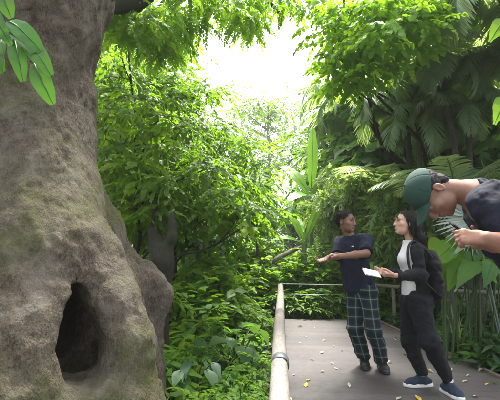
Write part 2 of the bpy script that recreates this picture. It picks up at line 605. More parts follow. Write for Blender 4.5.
# ------------------------------------------------------------------ boardwalk
m, nt, out = new_mat('weathered_deck_boards')
tc = nt.nodes.new('ShaderNodeTexCoord').outputs['Object']
n1 = noise(nt, 2.1, 5, .6, tc); n2 = noise(nt, 60, 5, .7, tc, (.12, 1, 1)); n3 = noise(nt, 9, 6, .75, tc)
c = ramp(nt, n1, [(.3, (.044, .038, .038)), (.7, (.07, .061, .061))])
c = mixc(nt, .5, c, ramp(nt, n2, [(.3, (.034, .03, .029)), (.7, (.08, .07, .069))]))
c = mixc(nt, ramp(nt, n3, [(.56, (0, 0, 0)), (.7, (.7, .7, .7))]), c, (.055, .045, .042))
sp = nt.nodes.new('ShaderNodeSeparateXYZ'); nt.links.new(tc, sp.inputs[0])
mu = nd(nt, 'ShaderNodeMath', operation='MULTIPLY'); mu.inputs[1].default_value = 1 / .145
nt.links.new(sp.outputs['Y'], mu.inputs[0])
fr = nd(nt, 'ShaderNodeMath', operation='FRACT'); nt.links.new(mu.outputs[0], fr.inputs[0])
gap = ramp(nt, fr.outputs[0], [(0, (1, 1, 1)), (.03, (0, 0, 0)), (.965, (0, 0, 0)), (1, (1, 1, 1))])
fl = nd(nt, 'ShaderNodeMath', operation='FLOOR'); nt.links.new(mu.outputs[0], fl.inputs[0])
wn = nt.nodes.new('ShaderNodeTexWhiteNoise'); wn.noise_dimensions = '1D'; nt.links.new(fl.outputs[0], wn.inputs['W'])
bv = ramp(nt, wn.outputs['Value'], [(0, (.78, .78, .78)), (1, (1.14, 1.12, 1.1))])
c = mixc(nt, 1.0, c, bv, 'MULTIPLY')
c = mixc(nt, mixc(nt, 1.0, gap, (.85, .85, .85), 'MULTIPLY'), c, (.016, .019, .018))
b = nd(nt, 'ShaderNodeBsdfPrincipled', Roughness=.62); b.inputs['Specular IOR Level'].default_value = .4
nt.links.new(c, b.inputs['Base Color'])
rg = ramp(nt, n3, [(.35, (.5, .5, .5)), (.65, (.75, .75, .75))]); nt.links.new(rg, b.inputs['Roughness'])
hm = nd(nt, 'ShaderNodeMath', operation='SUBTRACT'); nt.links.new(n2, hm.inputs[0]); nt.links.new(gap, hm.inputs[1])
nt.links.new(bump(nt, hm.outputs[0], .35, .004), b.inputs['Normal'])
nt.links.new(b.outputs[0], out.inputs['Surface'])
DECK = [(.05, -3), (2.75, -3), (2.42, 2.0), (2.183, 4.28), (2.047, 5.27), (1.70, 7.66), (.05, 7.54)]


def prism(poly, z0, z1, inset=0.0):
    n = len(poly)
    V = [(x, y, z0) for x, y in poly] + [(x, y, z1) for x, y in poly]
    me = bpy.data.meshes.new('boardwalk')
    F_ = [list(range(n, 2 * n)), list(range(n - 1, -1, -1))] + [[i, (i + 1) % n, n + (i + 1) % n, n + i] for i in range(n)]
    me.from_pydata(V, [], F_); me.update()
    return me


me = prism(DECK, -.06, 0.0); me.materials.append(m)
dk = bpy.data.objects.new('boardwalk', me); COL.objects.link(dk); tag(dk, kind='structure')
# edge board along the right side and the end, standing slightly proud
g = Geo()
EB = [(2.755, -3), (2.425, 2.0), (2.188, 4.28), (2.052, 5.272), (1.706, 7.672)]
for a, b_ in zip(EB[:-1], EB[1:]):
    a = np.array(a); b_ = np.array(b_); dv = nrm(b_ - a); nv = np.array([dv[1], -dv[0]])
    nv = nv if nv[0] > 0 else -nv
    pts = []
    for q in (a, b_ - dv * .003):
        for o_, z in ((0, .022), (.045, .022), (.045, -.16), (0, -.16)):
            pts.append([*(q + nv * o_), z])
    g.add(pts, [[0, 1, 5, 4], [1, 2, 6, 5], [2, 3, 7, 6], [3, 0, 4, 7], [0, 3, 2, 1], [4, 5, 6, 7]])
tag(g.build('boardwalk_kerb', plain_mat('kerb_board', (.13, .10, .085), .7, .3, .3, 8, .3, 60), smooth=False), kind='structure')
# bearers under the deck
g = Geo()
for yy in np.arange(-2.5, 7.5, 1.2):
    x1 = 1.65 if yy > 5 else 2.0
    for xx in (.2, 1.0, x1 - .1):
        p = [[xx + a_, yy + b_, z] for z in (GZ - .25, -.064) for a_, b_ in ((-.06, -.06), (.06, -.06), (.06, .06), (-.06, .06))]
        g.add(p, [[0, 1, 5, 4], [1, 2, 6, 5], [2, 3, 7, 6], [3, 0, 4, 7], [4, 5, 6, 7], [3, 2, 1, 0]])
tag(g.build('boardwalk_bearers', plain_mat('bearer_wood', (.06, .05, .045), .85), smooth=False), kind='structure')

# ------------------------------------------------------------------ railings
RW = bark_mat('pale_rail_wood', (.165, .15, .132), (.205, .186, .166), None, .5, 9, (1, .08, 1), .12, .003)
RW2 = bark_mat('grey_rail_wood', (.12, .11, .085), (.26, .24, .19), None, .5, 14, (.1, 1, 1), .25, .004)
DM = plain_mat('dark_grey_band', (.055, .06, .068), .45, .5, .2, 20)
rail = empty('railing', (0, 0, 0), 0, 'thick round pale handrail with a dark joint band beside the undergrowth', 'railing')
RZ = .600
g = Geo(); ys_ = np.linspace(-2.5, 7.56, 40)
g.tube(np.stack([0 * ys_ - .005 + .004 * np.sin(ys_ * 1.3), ys_, RZ + .003 * np.sin(ys_ * 2)], -1), .049, 20, .5)
g.build('handrail', RW, rail)
for yb in (2.48, -1.6):
    g = Geo()
    for (y0, y1, r) in ((yb - .055, yb + .055, .0535),):
        g.tube([[0, y0, RZ], [0, y0 + .001, RZ], [0, y1 - .001, RZ], [0, y1, RZ]], [.048, r, r, .048], 24)
    g.build('joint_band', DM, rail)
for yp in (-1.9, .1, 1.5, 2.95, 4.4, 5.8, 7.48):
    g = Geo(); g.tube([[-.005, yp, GZ - .15], [-.005, yp, .1], [-.005, yp, RZ - .035]], [.04, .038, .036], 12)
    g.build('post', RW, rail)

endr = empty('railing', (0, 0, 0), 0, 'thin low wire railing across the far end of the boardwalk before the hedge', 'railing')
a = np.array([.0, 7.62, RZ + .04]); b_ = np.array([1.70, 7.76, RZ + .02])
WM = plain_mat('pale_wire', (.30, .30, .28), .45, .5)
for dz in (0, -.19):
    g = Geo(); g.tube([a + (0, 0, dz), (a + b_) / 2 + (0, 0, dz - .008), b_ + (0, 0, dz)], .008, 8); g.build('wire', WM, endr)
for p in (a + (.03, .03, 0), b_):
    g = Geo(); g.tube([[p[0], p[1], GZ - .15], [p[0], p[1], .2], [p[0], p[1], p[2] + .02]], .022, 10); g.build('post', RW, endr)

sider = empty('railing', (0, 0, 0), 0, 'pale round wooden rail passing behind the bag and the big leaf plants', 'railing')
A_ = np.array([1.78, 7.74, .62]); B_ = P(446, 291, 6.4); C_ = P(560, 294, 5.9)
g = Geo(); g.tube([A_, (A_ + B_) / 2, B_, (B_ + C_) / 2, C_], .033, 12); g.build('handrail', RW2, sider)
for p in (A_ * .7 + B_ * .3, B_ + (.08, 0, 0), C_ - (.1, 0, 0)):
    g = Geo(); g.tube([[p[0], p[1], GZ - .2], [p[0], p[1], .2], [p[0], p[1], p[2] - .02]], .03, 10); g.build('post', RW2, sider)

# ------------------------------------------------------------------ giant hollow tree
gt = empty('giant_tree', (-2.05, 2.95, GZ), 0, 'huge old mossy tree with a dark hollow between its flared roots', 'tree')
AX = np.array([-2.05, 2.95])
SIL = [(128, -60), (120, -30), (113, 0), (103, 40), (91, 90), (85, 140), (83, 175), (83, 195), (88, 215), (95, 240), (102, 275)]
prof = []
for px, py in SIL:
    d = RIGHT * ((px - 250) / F) + UP * ((200 - py) / F) + FWD
    d2 = d[:2] / np.linalg.norm(d[:2]); rel = AX - CAM[:2]
    r = abs(d2[0] * rel[1] - d2[1] * rel[0]); t = (rel @ d2) / np.linalg.norm(d[:2])
    prof.append((CAM[2] + t * d[2], r))
prof.sort()
fl = Field((-3.7, 1.7, -.6), (-.55, 4.5, 4.3), .0155)
lo_z, lo_r = prof[0]
stack = [(-.5, lo_r + .12), (.2, lo_r + .05)] + prof
for (z0, r0), (z1, r1) in zip(stack[:-1], stack[1:]):
    fl.cone((AX[0], AX[1], z0), (AX[0], AX[1], z1), r0, r1, .06)
fl.cone((AX[0], AX[1], prof[-1][0]), (AX[0] - .05, AX[1] + .05, 4.6), prof[-1][1], prof[-1][1] + .05, .06)
# roots
fl.cone(P(60, 110, 3.0), P(66, 200, 2.8), .25, .24, .3)
fl.cone(P(66, 200, 2.8), P(92, 255, 2.55), .23, .165, .18)
fl.cone(P(92, 255, 2.55), P(114, 300, 2.45), .165, .135, .10)
fl.cone(P(114, 300, 2.45), P(126, 345, 2.42), .135, .125, .08)
fl.cone(P(126, 345, 2.42), P(128, 430, 2.36), .125, .15, .10)
fl.cone(P(128, 430, 2.36), P(140, 480, 2.2), .15, .15, .12)
fl.cone(P(70, 190, 3.3), P(100, 236, 3.2), .22, .17, .25)
fl.cone(P(100, 236, 3.2), P(140, 284, 3.3), .17, .13, .12)
fl.cone(P(140, 284, 3.3), P(160, 296, 3.35), .13, .09, .1)
fl.cone(P(138, 290, 3.3), P(138, 430, 3.3), .15, .20, .15)
fl.cone(P(30, 130, 2.7), P(36, 240, 2.42), .2, .2, .35)
fl.cone(P(36, 240, 2.42), P(34, 330, 2.24), .2, .19, .25)
fl.cone(P(34, 330, 2.24), P(36, 450, 2.05), .19, .22, .2)
fl.cone(P(-30, 260, 2.3), P(-50, 420, 1.95), .25, .3, .3)
fl.cone(P(50, 405, 2.2), P(110, 408, 2.3), .12, .12, .12)
fl.cone(P(104, 285, 2.95), P(112, 430, 2.95), .27, .32, .1)
fl.noise(.05, 1.3, 2, (1, 1, .4)); fl.noise(.02, 5, 3, (1, 1, .4), .08)
# the hollow
HP = [(P(80, 280, 2.25), .016), (P(82, 292, 2.22), .046), (P(84, 306, 2.19), .075), (P(87, 328, 2.15), .11), (P(91, 351, 2.12), .138), (P(93, 367, 2.12), .13)]
bk = np.array([-.80, .66, .10])
for (p0, r0), (p1, r1) in zip(HP[:-1], HP[1:]):
    fl.cone(p0, p1, r0, r1, .025, True)
for (p0, r0), w_ in zip(HP, (1.1, 1.2, 1.3, 1.5, 1.6, 1.6)):
    fl.cone(p0, p0 + bk * .28, r0, r0 * 1.1, .02, True)
    fl.cone(p0 + bk * .28, p0 + bk, r0 * 1.1, r0 * w_, .03, True)
fl.cone(HP[1][0] + bk * .8, HP[5][0] + bk * .8, .12, .23, .03, True)
# old wood inside
fl.cone(HP[4][0] + (-.12, .50, -.06), HP[5][0] + (-.14, .44, -.25), .04, .08, .03)
fl.cone(HP[1][0] + (.05, .12, .1), HP[3][0] + (.04, .17, -.04), .022, .03, .03)
fl.noise(.012, 10, 3, (1, 1, .45), .06)
fl.noise(.011, 26, 3, (1, 1, .6), .05)
V, Q = fl.mesh(); del fl
off = np.array([-2.05, 2.95, GZ])
mesh_np('trunk', V - off, Q, M['bark_giant'], gt)
# ------------------------------------------------------------------ crowns and trees
def ell_points(ells, rng):
    """ells: (px, py, rx, ry, Y0, Y1, n) -> clump centres in the world"""
    out = []
    for px, py, rx, ry, y0, y1, n in ells:
        for _ in range(n):
            while True:
                u, v = rng.uniform(-1, 1, 2)
                if u * u + v * v < 1: break
            out.append(P(px + u * rx, py + v * ry, rng.uniform(y0, y1)))
    return np.array(out)


def add_sprays(g, centres, kind, per, rad, size, rng, flat=.55, down=.1, tint=(.5, .2), out_from=None, hang=0.0):
    """sprays around each clump centre, pointing outward and sagging"""
    n = len(centres) * per
    c = np.repeat(centres, per, 0)
    ct = np.repeat(rng.normal(tint[0], tint[1], len(centres)), per)
    d = rdir(n, rng); d[:, 2] *= flat
    pos = c + d * rad * rng.uniform(.0, 1, (n, 1)) ** .6
    f = d + rng.normal(size=(n, 3)) * .45
    f[:, 2] = f[:, 2] * flat - down
    if hang: f = nrm(f) * (1 - hang) + np.array([0, 0, -1.0]) * hang
    up = np.array([0, 0, 1.0]) + rng.normal(size=(n, 3)) * .3 + (nrm(f) * hang)
    R = frames(f, up)
    g.scatter(SPR[kind], pos, R, size * rng.uniform(.7, 1.25, n), np.clip(ct + rng.normal(0, .1, n), 0, 1))


def limb(g, a, b, ra, rb, rng, sag=.0, wob=.06, n=7, seg=7):
    a = np.asarray(a, float); b = np.asarray(b, float)
    mid = (a + b) / 2 + np.array([0, 0, sag]) + rng.normal(size=3) * wob * np.linalg.norm(b - a)
    pts = curve(a, mid, b, n)
    pts[1:-1] += rng.normal(size=(n - 2, 3)) * wob * .25 * np.linalg.norm(b - a) / 3
    g.tube(pts, np.linspace(ra, rb, n), seg, .5)
    return pts


def tree(name, label, cat, base, top, r0, r1, ells, kind, per, rad, size, leafm, barkm, seed, group=None, nl=12, bend=.2, **kw):
    rng = np.random.default_rng(seed)
    base = np.asarray(base, float); top = np.asarray(top, float)
    t = empty(name, base, 0, label, cat, group)
    g = Geo()
    tp = limb(g, base - (0, 0, .2), top, r0, r1, rng, 0, bend * .3, 12, 9)
    cs = ell_points(ells, rng)
    pick = rng.permutation(len(cs))[:nl]
    for q in pick:
        c = cs[q]
        hz = tp[:, 2]
        k = int(np.clip(np.searchsorted(hz, c[2] - .5 * np.linalg.norm(c[:2] - tp[6, :2]) - .2), 4, len(tp) - 1)) if np.all(np.diff(hz) > 0) else rng.integers(6, len(tp))
        rr = r0 + (r1 - r0) * k / (len(tp) - 1)
        lp = limb(g, tp[k], c, rr * .55, .008, rng, .08 * np.linalg.norm(c - tp[k]), .1, 7, 6)
        for c2 in cs[np.argsort(np.linalg.norm(cs - c, axis=1))[1:3]]:
            limb(g, lp[4], c2, rr * .15 + .003, .003, rng, .05, .1, 5, 5)
    g.build('trunk', barkm, t, offset=base)
    g = Geo()
    add_sprays(g, cs, kind, per, rad, size, rng, **kw)
    g.build('crown', leafm, t, offset=base)
    return t


# crown and limbs of the giant tree, overhead
rng = np.random.default_rng(5)
g = Geo()
tt = np.array([-1.75, 3.0, 3.6])
L1 = limb(g, tt, P(128, -4, 4.2), .34, .22, rng, .1, .02, 8, 10)
L1b = limb(g, P(128, -4, 4.2), P(215, -70, 4.8), .22, .12, rng, .0, .04, 8, 9)
L2 = limb(g, L1b[-1], P(283, 17, 5.2), .06, .022, rng, .15, .05, 8, 7)
limb(g, L1b[5], P(190, 30, 4.6), .03, .008, rng, .1, .06)
limb(g, L1b[6], P(228, 14, 5.0), .03, .006, rng, .1, .06)
g.build('limb', M['bark_dark'], gt, offset=off)
cs = ell_points([(150, 22, 42, 20, 3.8, 5.2, 26), (115, 8, 20, 12, 3.9, 4.6, 8), (205, 0, 48, 20, 4.2, 5.6, 22), (180, 40, 20, 18, 4.4, 5.4, 7),
                 (275, -4, 45, 14, 4.6, 6, 16), (250, 22, 18, 10, 4.8, 5.6, 4), (150, -50, 90, 30, 3.6, 5, 16)], rng)
g = Geo(); add_sprays(g, cs, 'pinnate', 9, .2, .30, rng, .5, .25, (.5, .2), hang=.25)
g.build('crown', M['bright'], gt, offset=off)

# slender tree just behind the giant trunk
tree('slender_tree', 'slender leafy tree with a thin dark trunk rising behind the root of the huge tree', 'tree', G(134, 4.9, GZ), P(128, 45, 5.2), .042, .014,
     [(150, 140, 60, 46, 4.3, 6.2, 64), (185, 196, 62, 34, 4.4, 6.0, 52), (118, 90, 26, 55, 4.8, 6.2, 26), (225, 212, 36, 16, 4.6, 5.8, 14), (130, 200, 35, 40, 5.0, 6.2, 26)],
     'ovate', 13, .29, .215, M['fresh'], M['bark_dark'], 21, nl=14, flat=.35, down=.18, tint=(.5, .24))
tree('young_tree', 'airy young tree with small bright leaves against the sky behind the slender tree', 'tree', G(205, 7.6, GZ), P(178, 30, 8), .05, .012,
     [(160, 70, 48, 42, 7.2, 9, 34), (205, 110, 36, 40, 7.2, 9, 24), (235, 165, 34, 30, 7, 9, 24), (130, 60, 30, 50, 7.4, 9, 22), (190, 150, 55, 35, 7.2, 9, 40)],
     'alt', 11, .34, .36, M['fresh'], M['bark'], 22, nl=14, flat=.4, down=.15, tint=(.5, .22))
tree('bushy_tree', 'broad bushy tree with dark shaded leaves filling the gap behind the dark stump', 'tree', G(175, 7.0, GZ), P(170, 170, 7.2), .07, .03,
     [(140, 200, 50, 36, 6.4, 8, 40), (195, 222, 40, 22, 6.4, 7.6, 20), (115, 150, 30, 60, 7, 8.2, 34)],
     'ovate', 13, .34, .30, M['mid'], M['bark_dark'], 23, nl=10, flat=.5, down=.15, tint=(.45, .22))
tree('spreading_tree', 'low spreading tree with bright layered leaves beside the banana plants', 'tree', G(262, 9.6, GZ), P(245, 185, 9.8), .06, .02,
     [(238, 192, 36, 20, 9.6, 11.6, 34), (258, 212, 34, 14, 9.6, 11.4, 18), (215, 175, 30, 26, 9, 11, 26)],
     'ovate', 11, .38, .36, M['bright'], M['bark'], 24, nl=10, flat=.35, down=.15, tint=(.45, .22))
tree('feathery_tree', 'hazy feathery tree standing alone in the bright sky gap', 'tree', G(268, 50, .9), P(268, 105, 50), .4, .1,
     [(262, 106, 32, 9, 47, 53, 26), (248, 138, 28, 14, 46, 53, 22), (290, 130, 24, 16, 46, 54, 16), (272, 160, 40, 10, 46, 54, 28)],
     'alt_fine', 8, 1.9, 1.9, M['fresh'], M['bark'], 25, nl=18, flat=.4, down=.15, tint=(.55, .2))

# leaning tree on the right with the round-leaved crown overhead
tree('leaning_tree', 'dark leaning tree whose round backlit leaves hang over the boardwalk', 'tree', G(418, 10.2, GZ), P(470, 50, 8.6), .15, .10,
     [(378, 20, 56, 24, 4.2, 5.8, 60), (358, 58, 30, 22, 4.6, 5.8, 30), (336, 28, 18, 26, 4.8, 6, 16), (418, 10, 30, 20, 4.2, 5.2, 20), (400, -35, 60, 20, 4.4, 6.4, 16), (346, 84, 14, 12, 5, 5.8, 8), (400, 48, 22, 14, 4.6, 5.4, 9)],
     'round', 9, .26, .21, M['bright'], M['bark_dark'], 26, nl=6, flat=.4, down=.12, tint=(.6, .2), hang=.08)


# ------------------------------------------------------------------ palms
def frond(g, base, az, el, length, droop, rng, pairs=34, lw=.34, hang=.35, rr=.012, tint=.5, wid=1.0, blade=None):
    d = np.array([math.sin(az), math.cos(az), 0])
    n = 26
    s = np.linspace(0, 1, n)
    ang = el - droop * s ** 1.3
    step = length / (n - 1)
    pts = np.zeros((n, 3)); pts[0] = base
    for i in range(1, n):
        pts[i] = pts[i - 1] + (d * math.cos(ang[i]) + np.array([0, 0, 1.0]) * math.sin(ang[i])) * step
    g.tube(pts, np.linspace(rr, rr * .25, n), 4, .35)
    tan = nrm(np.gradient(pts, axis=0))
    side = np.cross(d, [0, 0, 1.0])
    ts = np.linspace(.12, .99, pairs)
    p = np.stack([np.interp(ts, s, pts[:, k]) for k in range(3)], -1)
    tg = nrm(np.stack([np.interp(ts, s, tan[:, k]) for k in range(3)], -1))
    nn = np.cross(side, tg)
    for sg in (-1, 1):
        f = tg * (.45 + .55 * ts[:, None]) + sg * side * 1.0 + nn * .25 + np.array([0, 0, -1.0]) * hang + rng.normal(size=(pairs, 3)) * .08
        R = frames(f, nn + sg * side * .3 + rng.normal(size=(pairs, 3)) * .1)
        L = length * lw * np.sin(np.pi * (.12 + .84 * ts)) ** .7 * rng.uniform(.85, 1.1, pairs)
        g.scatter(blade or BLADE, p, R, np.stack([L * wid, L, L], -1), np.clip(tint + rng.normal(0, .12, pairs), 0, 1))


def palm(label, base, crown, n, length, r0, seed, droop=1.9, lw=.3, group='feather palms on the bank', azs=None, leafm='palm', el=(.2, 1.1), hang=.45, pairs=34, wid=1.0):
    rng = np.random.default_rng(seed)
    base = np.asarray(base, float); crown = np.asarray(crown, float)
    t = empty('palm_tree', base, 0, label, 'palm', group)
    g = Geo()
    pts = curve(base - (0, 0, .2), (base + crown) / 2 + rng.normal(size=3) * .15, crown, 16)
    rad = np.linspace(r0 * 1.15, r0 * .8, 16) * (1 + .06 * np.sin(np.arange(16) * 2.4))
    g.tube(pts, rad, 10)
    g.build('trunk', M['bark_palm'], t, offset=base)
    for i in range(n):
        az = (azs[i] if azs is not None else i * 2.39996 + rng.normal() * .15)
        g = Geo()
        e = rng.uniform(*el)
        frond(g, crown + np.array([math.sin(az), math.cos(az), 0]) * r0 * .5, az, e, length * rng.uniform(.85, 1.1), droop * rng.uniform(.85, 1.15), rng,
              pairs=pairs, lw=lw, tint=rng.normal(.5, .15), hang=hang, wid=wid)
        g.build('frond', M[leafm], t, offset=base)
    return t


palm('tall palm with long drooping grey-green fronds beside the leaning tree', G(650, 5.4, GZ), P(500, -6, 5.0), 22, 1.7, .07, 31, droop=2.3, hang=.75, pairs=44)
palm('palm with a pale bare trunk and arching fronds behind the dark cap', G(412, 7.6, GZ), P(404, 92, 7.6), 22, 1.7, .06, 32, droop=2.2, hang=.6, pairs=42)
palm('palm with drooping fronds in front of the leaning trunk', G(470, 6.9, GZ), P(441, 72, 6.2), 20, 1.25, .055, 37, droop=2.3, hang=.7, pairs=42)
palm('hazy palm with thin fronds between the sky gap and the leaning tree', G(372, 11.5, GZ), P(358, 92, 11.5), 18, 2.4, .09, 33, droop=2.2, hang=.6, pairs=42)
palm('hazy palm whose fronds droop behind the upright banana leaf', G(345, 13.5, GZ), P(345, 118, 13.5), 16, 1.9, .09, 38, droop=2.2, hang=.6, pairs=40)
palm('slim palm with fine drooping fronds curtaining the leaning trunk', G(424, 7.4, GZ), P(418, 122, 7.0), 20, 1.25, .05, 39, droop=2.2, hang=.6, pairs=44, lw=.26)
palm('slim palm with long hanging fronds between the bare trunk and the frame edge', G(480, 6.8, GZ), P(468, 112, 6.5), 20, 1.3, .05, 40, droop=2.3, hang=.65, pairs=44, lw=.26)
palm('palm half hidden in shade above the bent man', G(545, 7.0, GZ), P(508, 78, 6.2), 18, 1.7, .07, 34, droop=2.2, hang=.6, pairs=42)
palm('low young palm with flat spreading fronds just above the green cap', G(452, 6.0, GZ), P(456, 196, 6.0), 12, 1.2, .06, 35, droop=1.3, el=(.4, 1.1), hang=.3)
palm('low young palm arching behind the man in the navy shirt', G(392, 9.0, GZ), P(384, 205, 9.0), 13, 1.9, .07, 36, droop=1.5, el=(.4, 1.3), hang=.35)


# ------------------------------------------------------------------ banana plants
def big_leaf(g, base, tip, normal, width, sag=.12, ragged=.12, rng=RNG, tint=.5, n=14, petiole=.0, shape='banana'):
    base = np.asarray(base, float); tip = np.asarray(tip, float)
    ax = tip - base; L = np.linalg.norm(ax); ax = ax / L
    side = nrm(np.cross(ax, normal)); nv = np.cross(side, ax)
    s = np.linspace(0, 1, n + 1)
    mid = base + ax * (s * L)[:, None] + nv * (sag * L * (4 * s * (1 - s)) * .6)[:, None] + np.array([0, 0, -1.0]) * (sag * L * s ** 2)[:, None]
    if shape == 'banana': w = width * np.clip(np.sin(np.pi * (s * .93 + .05)), .02, 1) ** .55
    else: w = width * np.interp(s, [0, .08, .25, .5, .8, 1], [.55, .95, 1, .85, .42, .02])
    w[-1] = .01
    V = []
    for i in range(n + 1):
        rg = (1 - ragged * rng.random(), 1 - ragged * rng.random())
        for u, k in ((-1, rg[0]), (-.5, 1), (0, 1), (.5, 1), (1, rg[1])):
            z = .28 * abs(u) - .22 * u * u + .05 * math.sin(i * 1.9 + u * 2)
            V.append(mid[i] + side * (w[i] * u * k) + nv * (w[i] * z))
    Q = []
    for i in range(n):
        for j in range(4):
            a = i * 5 + j; Q.append([a, a + 1, a + 6, a + 5])
    tt = np.full(len(V), tint) + np.tile([-.02, .0, .18, .0, -.02], n + 1)
    g.add(V, Q, np.clip(tt, 0, 1))
    g.tube(mid, np.linspace(.012, .002, n + 1) * L ** .5, 4, min(.8, tint + .15))


def banana(label, base, hub, leaves, seed, leafm='banana'):
    rng = np.random.default_rng(seed)
    base = np.asarray(base, float); hub = np.asarray(hub, float)
    t = empty('banana_plant', base, 0, label, 'banana plant', 'banana plants past the end of the boardwalk')
    g = Geo(); g.tube(curve(base - (0, 0, .1), (base + hub) / 2, hub, 8), np.linspace(.11, .05, 8), 10); g.build('stem', M['stem_pale'], t, offset=base)
    for tip, nrml, wd, sag, b in leaves:
        g = Geo()
        b = hub if b is None else b
        q0 = b + (np.asarray(tip) - b) * .12
        g.tube([hub - (0, 0, .15), b, q0], [.02, .018, .014], 5, .8)
        big_leaf(g, q0, tip, nrml, wd, sag, .15, rng, rng.normal(.5, .15))
        g.build('leaf', M[leafm], t, offset=base)
    return t


hub = P(311, 196, 10.4)
banana('banana plant with one leaf standing straight up in the bright sky gap', G(312, 10.4, GZ), hub,
       [(P(313, 126, 10.5), (.35, -1, .1), .17, .02, None), (P(263, 184, 10.0), (0, -.4, 1), .20, .10, None), (P(346, 150, 10.9), (-.4, -.7, .6), .19, .1, None),
        (P(280, 160, 11.2), (.2, -.8, .5), .17, .12, None), (P(322, 205, 9.4), (0, .2, 1), .18, .25, None), (P(288, 196, 9.6), (.1, -.5, 1), .19, .14, None), (P(334, 172, 10.2), (-.5, -.7, .4), .17, .08, None)], 41)
hub = P(304, 243, 8.7)
banana('low banana plant with a slanting yellow-green leaf behind the hedge', G(303, 9.0, GZ), hub,
       [(P(323, 196, 8.7), (-.7, -.8, .2), .115, .02, None), (P(287, 208, 8.9), (.5, -.8, .4), .11, .12, None), (P(272, 236, 8.5), (0, -.4, 1), .12, .15, None), (P(296, 214, 9.2), (0, -.8, .5), .11, .1, None)], 42)


# ------------------------------------------------------------------ bamboo-like wispy clumps
def wispy(label, base, h, n, spread, seed, leafm, group='wispy bamboo clumps on the bank'):
    rng = np.random.default_rng(seed)
    base = np.asarray(base, float)
    t = empty('bamboo_clump', base, 0, label, 'bamboo', group)
    gs, gl = Geo(), Geo()
    for i in range(n):
        a = rng.uniform(0, 6.283); sp = spread * rng.uniform(.3, 1)
        d = np.array([math.cos(a), math.sin(a), 0])
        hh = h * rng.uniform(.6, 1.05)
        p0 = d * rng.uniform(0, .25)
        pts = curve(p0, p0 + d * sp * .25 + (0, 0, hh * 1.25), d * sp + (0, 0, hh * rng.uniform(.5, .85)), 14)
        gs.tube(pts, np.linspace(.013, .003, 14), 5, .5)
        ks = rng.uniform(.2, 1, 64); idx = ks * 13; lo = np.minimum(idx.astype(int), 12); fr = (idx - lo)[:, None]
        pp = pts[lo] * (1 - fr) + pts[lo + 1] * fr + rng.normal(size=(64, 3)) * .10
        f = rdir(64, rng) * .7 + d * .25 + np.array([0, 0, -1.0]) * rng.uniform(.3, 1.3, (64, 1))
        gl.scatter(SPR['lance'], pp, frames(f, rdir(64, rng) + (0, 0, .6)), rng.uniform(.16, .32, 64), rng.normal(.5, .2, 64))
    gs.build('stem', M['stem'], t); gl.build('foliage', M[leafm], t)
    return t


wispy('tall wispy bamboo clump with drooping leaves directly behind the man in the navy shirt', G(352, 8.9, GZ), 3.6, 34, 1.0, 51, 'straw')
wispy('wispy bamboo clump filling the gap behind the two people who talk', G(388, 8.3, GZ), 3.2, 34, 1.0, 52, 'straw')
wispy('hazy wispy bamboo clump beside the upright banana leaf', G(338, 12.5, GZ), 5.0, 22, 1.3, 53, 'straw')
wispy('shaded wispy bamboo clump below the palm with the bare trunk', G(425, 7.6, GZ), 2.7, 28, .9, 54, 'straw')
wispy('shaded wispy bamboo clump at the frame edge above the bent man', G(500, 7.0, GZ), 3.0, 18, 1.0, 55, 'palm')


# ------------------------------------------------------------------ forest behind
def forest_proto(h, wdt, seed, kind, leafm, size, ncl, per=9):
    rng = np.random.default_rng(seed)
    t = empty('forest_tree', (0, 0, 0), 0, 'x', 'tree', 'forest trees beyond the clearing')
    g = Geo()
    tp = limb(g, (0, 0, -.3), (rng.normal() * .3, rng.normal() * .3, h * .9), h * .022, h * .005, rng, 0, .04, 10, 8)
    cs = []
    for i in range(ncl):
        z = rng.uniform(.25, 1.0) ** .8
        rr = wdt * (math.sin(math.pi * min(1, z * .9 + .08)) ** .6) * math.sqrt(rng.random())
        a = rng.uniform(0, 6.283)
        cs.append([math.cos(a) * rr, math.sin(a) * rr, z * h])
    cs = np.array(cs)
    for q in rng.permutation(ncl)[:16]:
        k = int(np.clip(cs[q][2] / h * 9 - 1, 2, 9))
        limb(g, tp[k], cs[q], h * .008, .01, rng, .1, .1, 6, 5)
    g.build('trunk', M['bark'], t)
    g = Geo(); add_sprays(g, cs, kind, per, wdt * .2, size, rng, .5, .15, (.5, .22)); g.build('crown', M[leafm], t)
    return t


PR = [forest_proto(7.5, 2.6, 61, 'ovate', 'mid', .75, 90), forest_proto(9, 2.8, 62, 'alt', 'fresh', .8, 100), forest_proto(6, 2.6, 63, 'round', 'mid', .7, 80)]
SPOTS = [  # px, Y, scale, proto, label
    (60, 10, 1.0, 0, 'forest tree hidden behind the huge trunk'), (110, 10.5, .9, 1, 'forest tree showing through the slender tree beside the huge trunk'),
    (150, 12.5, .72, 0, 'forest tree behind the airy young tree'), (188, 13, .5, 2, 'small forest tree under the edge of the sky gap'),
    (100, 17, 1.1, 1, 'tall forest tree far behind the slender tree'), (222, 17, .40, 1, 'low forest tree behind the spreading tree'),
    (255, 22, .52, 2, 'low round forest tree below the hazy feathery tree'), (295, 24, .55, 0, 'low forest tree behind the upright banana leaf'),
    (328, 26, .85, 0, 'pale forest tree rising at the right edge of the sky gap'), (352, 17, 1.0, 1, 'forest tree behind the hazy palm'),
    (385, 14, 1.0, 0, 'forest tree behind the palm with the bare trunk'), (420, 12, 1.05, 2, 'shaded forest tree behind the leaning tree'),
    (455, 11, 1.0, 0, 'shaded forest tree above the bent man'), (500, 10.5, 1.0, 0, 'shaded forest tree at the frame edge behind the palms'),
    (545, 9.5, 1.0, 2, 'shaded forest tree outside the bank of palms'), (212, 46, 1.1, 0, 'distant pale tree low in the sky gap'),
    (316, 48, 1.25, 2, 'distant pale tree beside the feathery tree'), (430, 17, 1.3, 1, 'tall forest tree high behind the palms'), (480, 15, 1.3, 1, 'tall forest tree behind the shaded palm'),
    (20, 14, 1.2, 1, 'tall forest tree beyond the huge trunk'), (600, 12, 1.2, 1, 'tall forest tree beyond the bank'),
]
used = set()
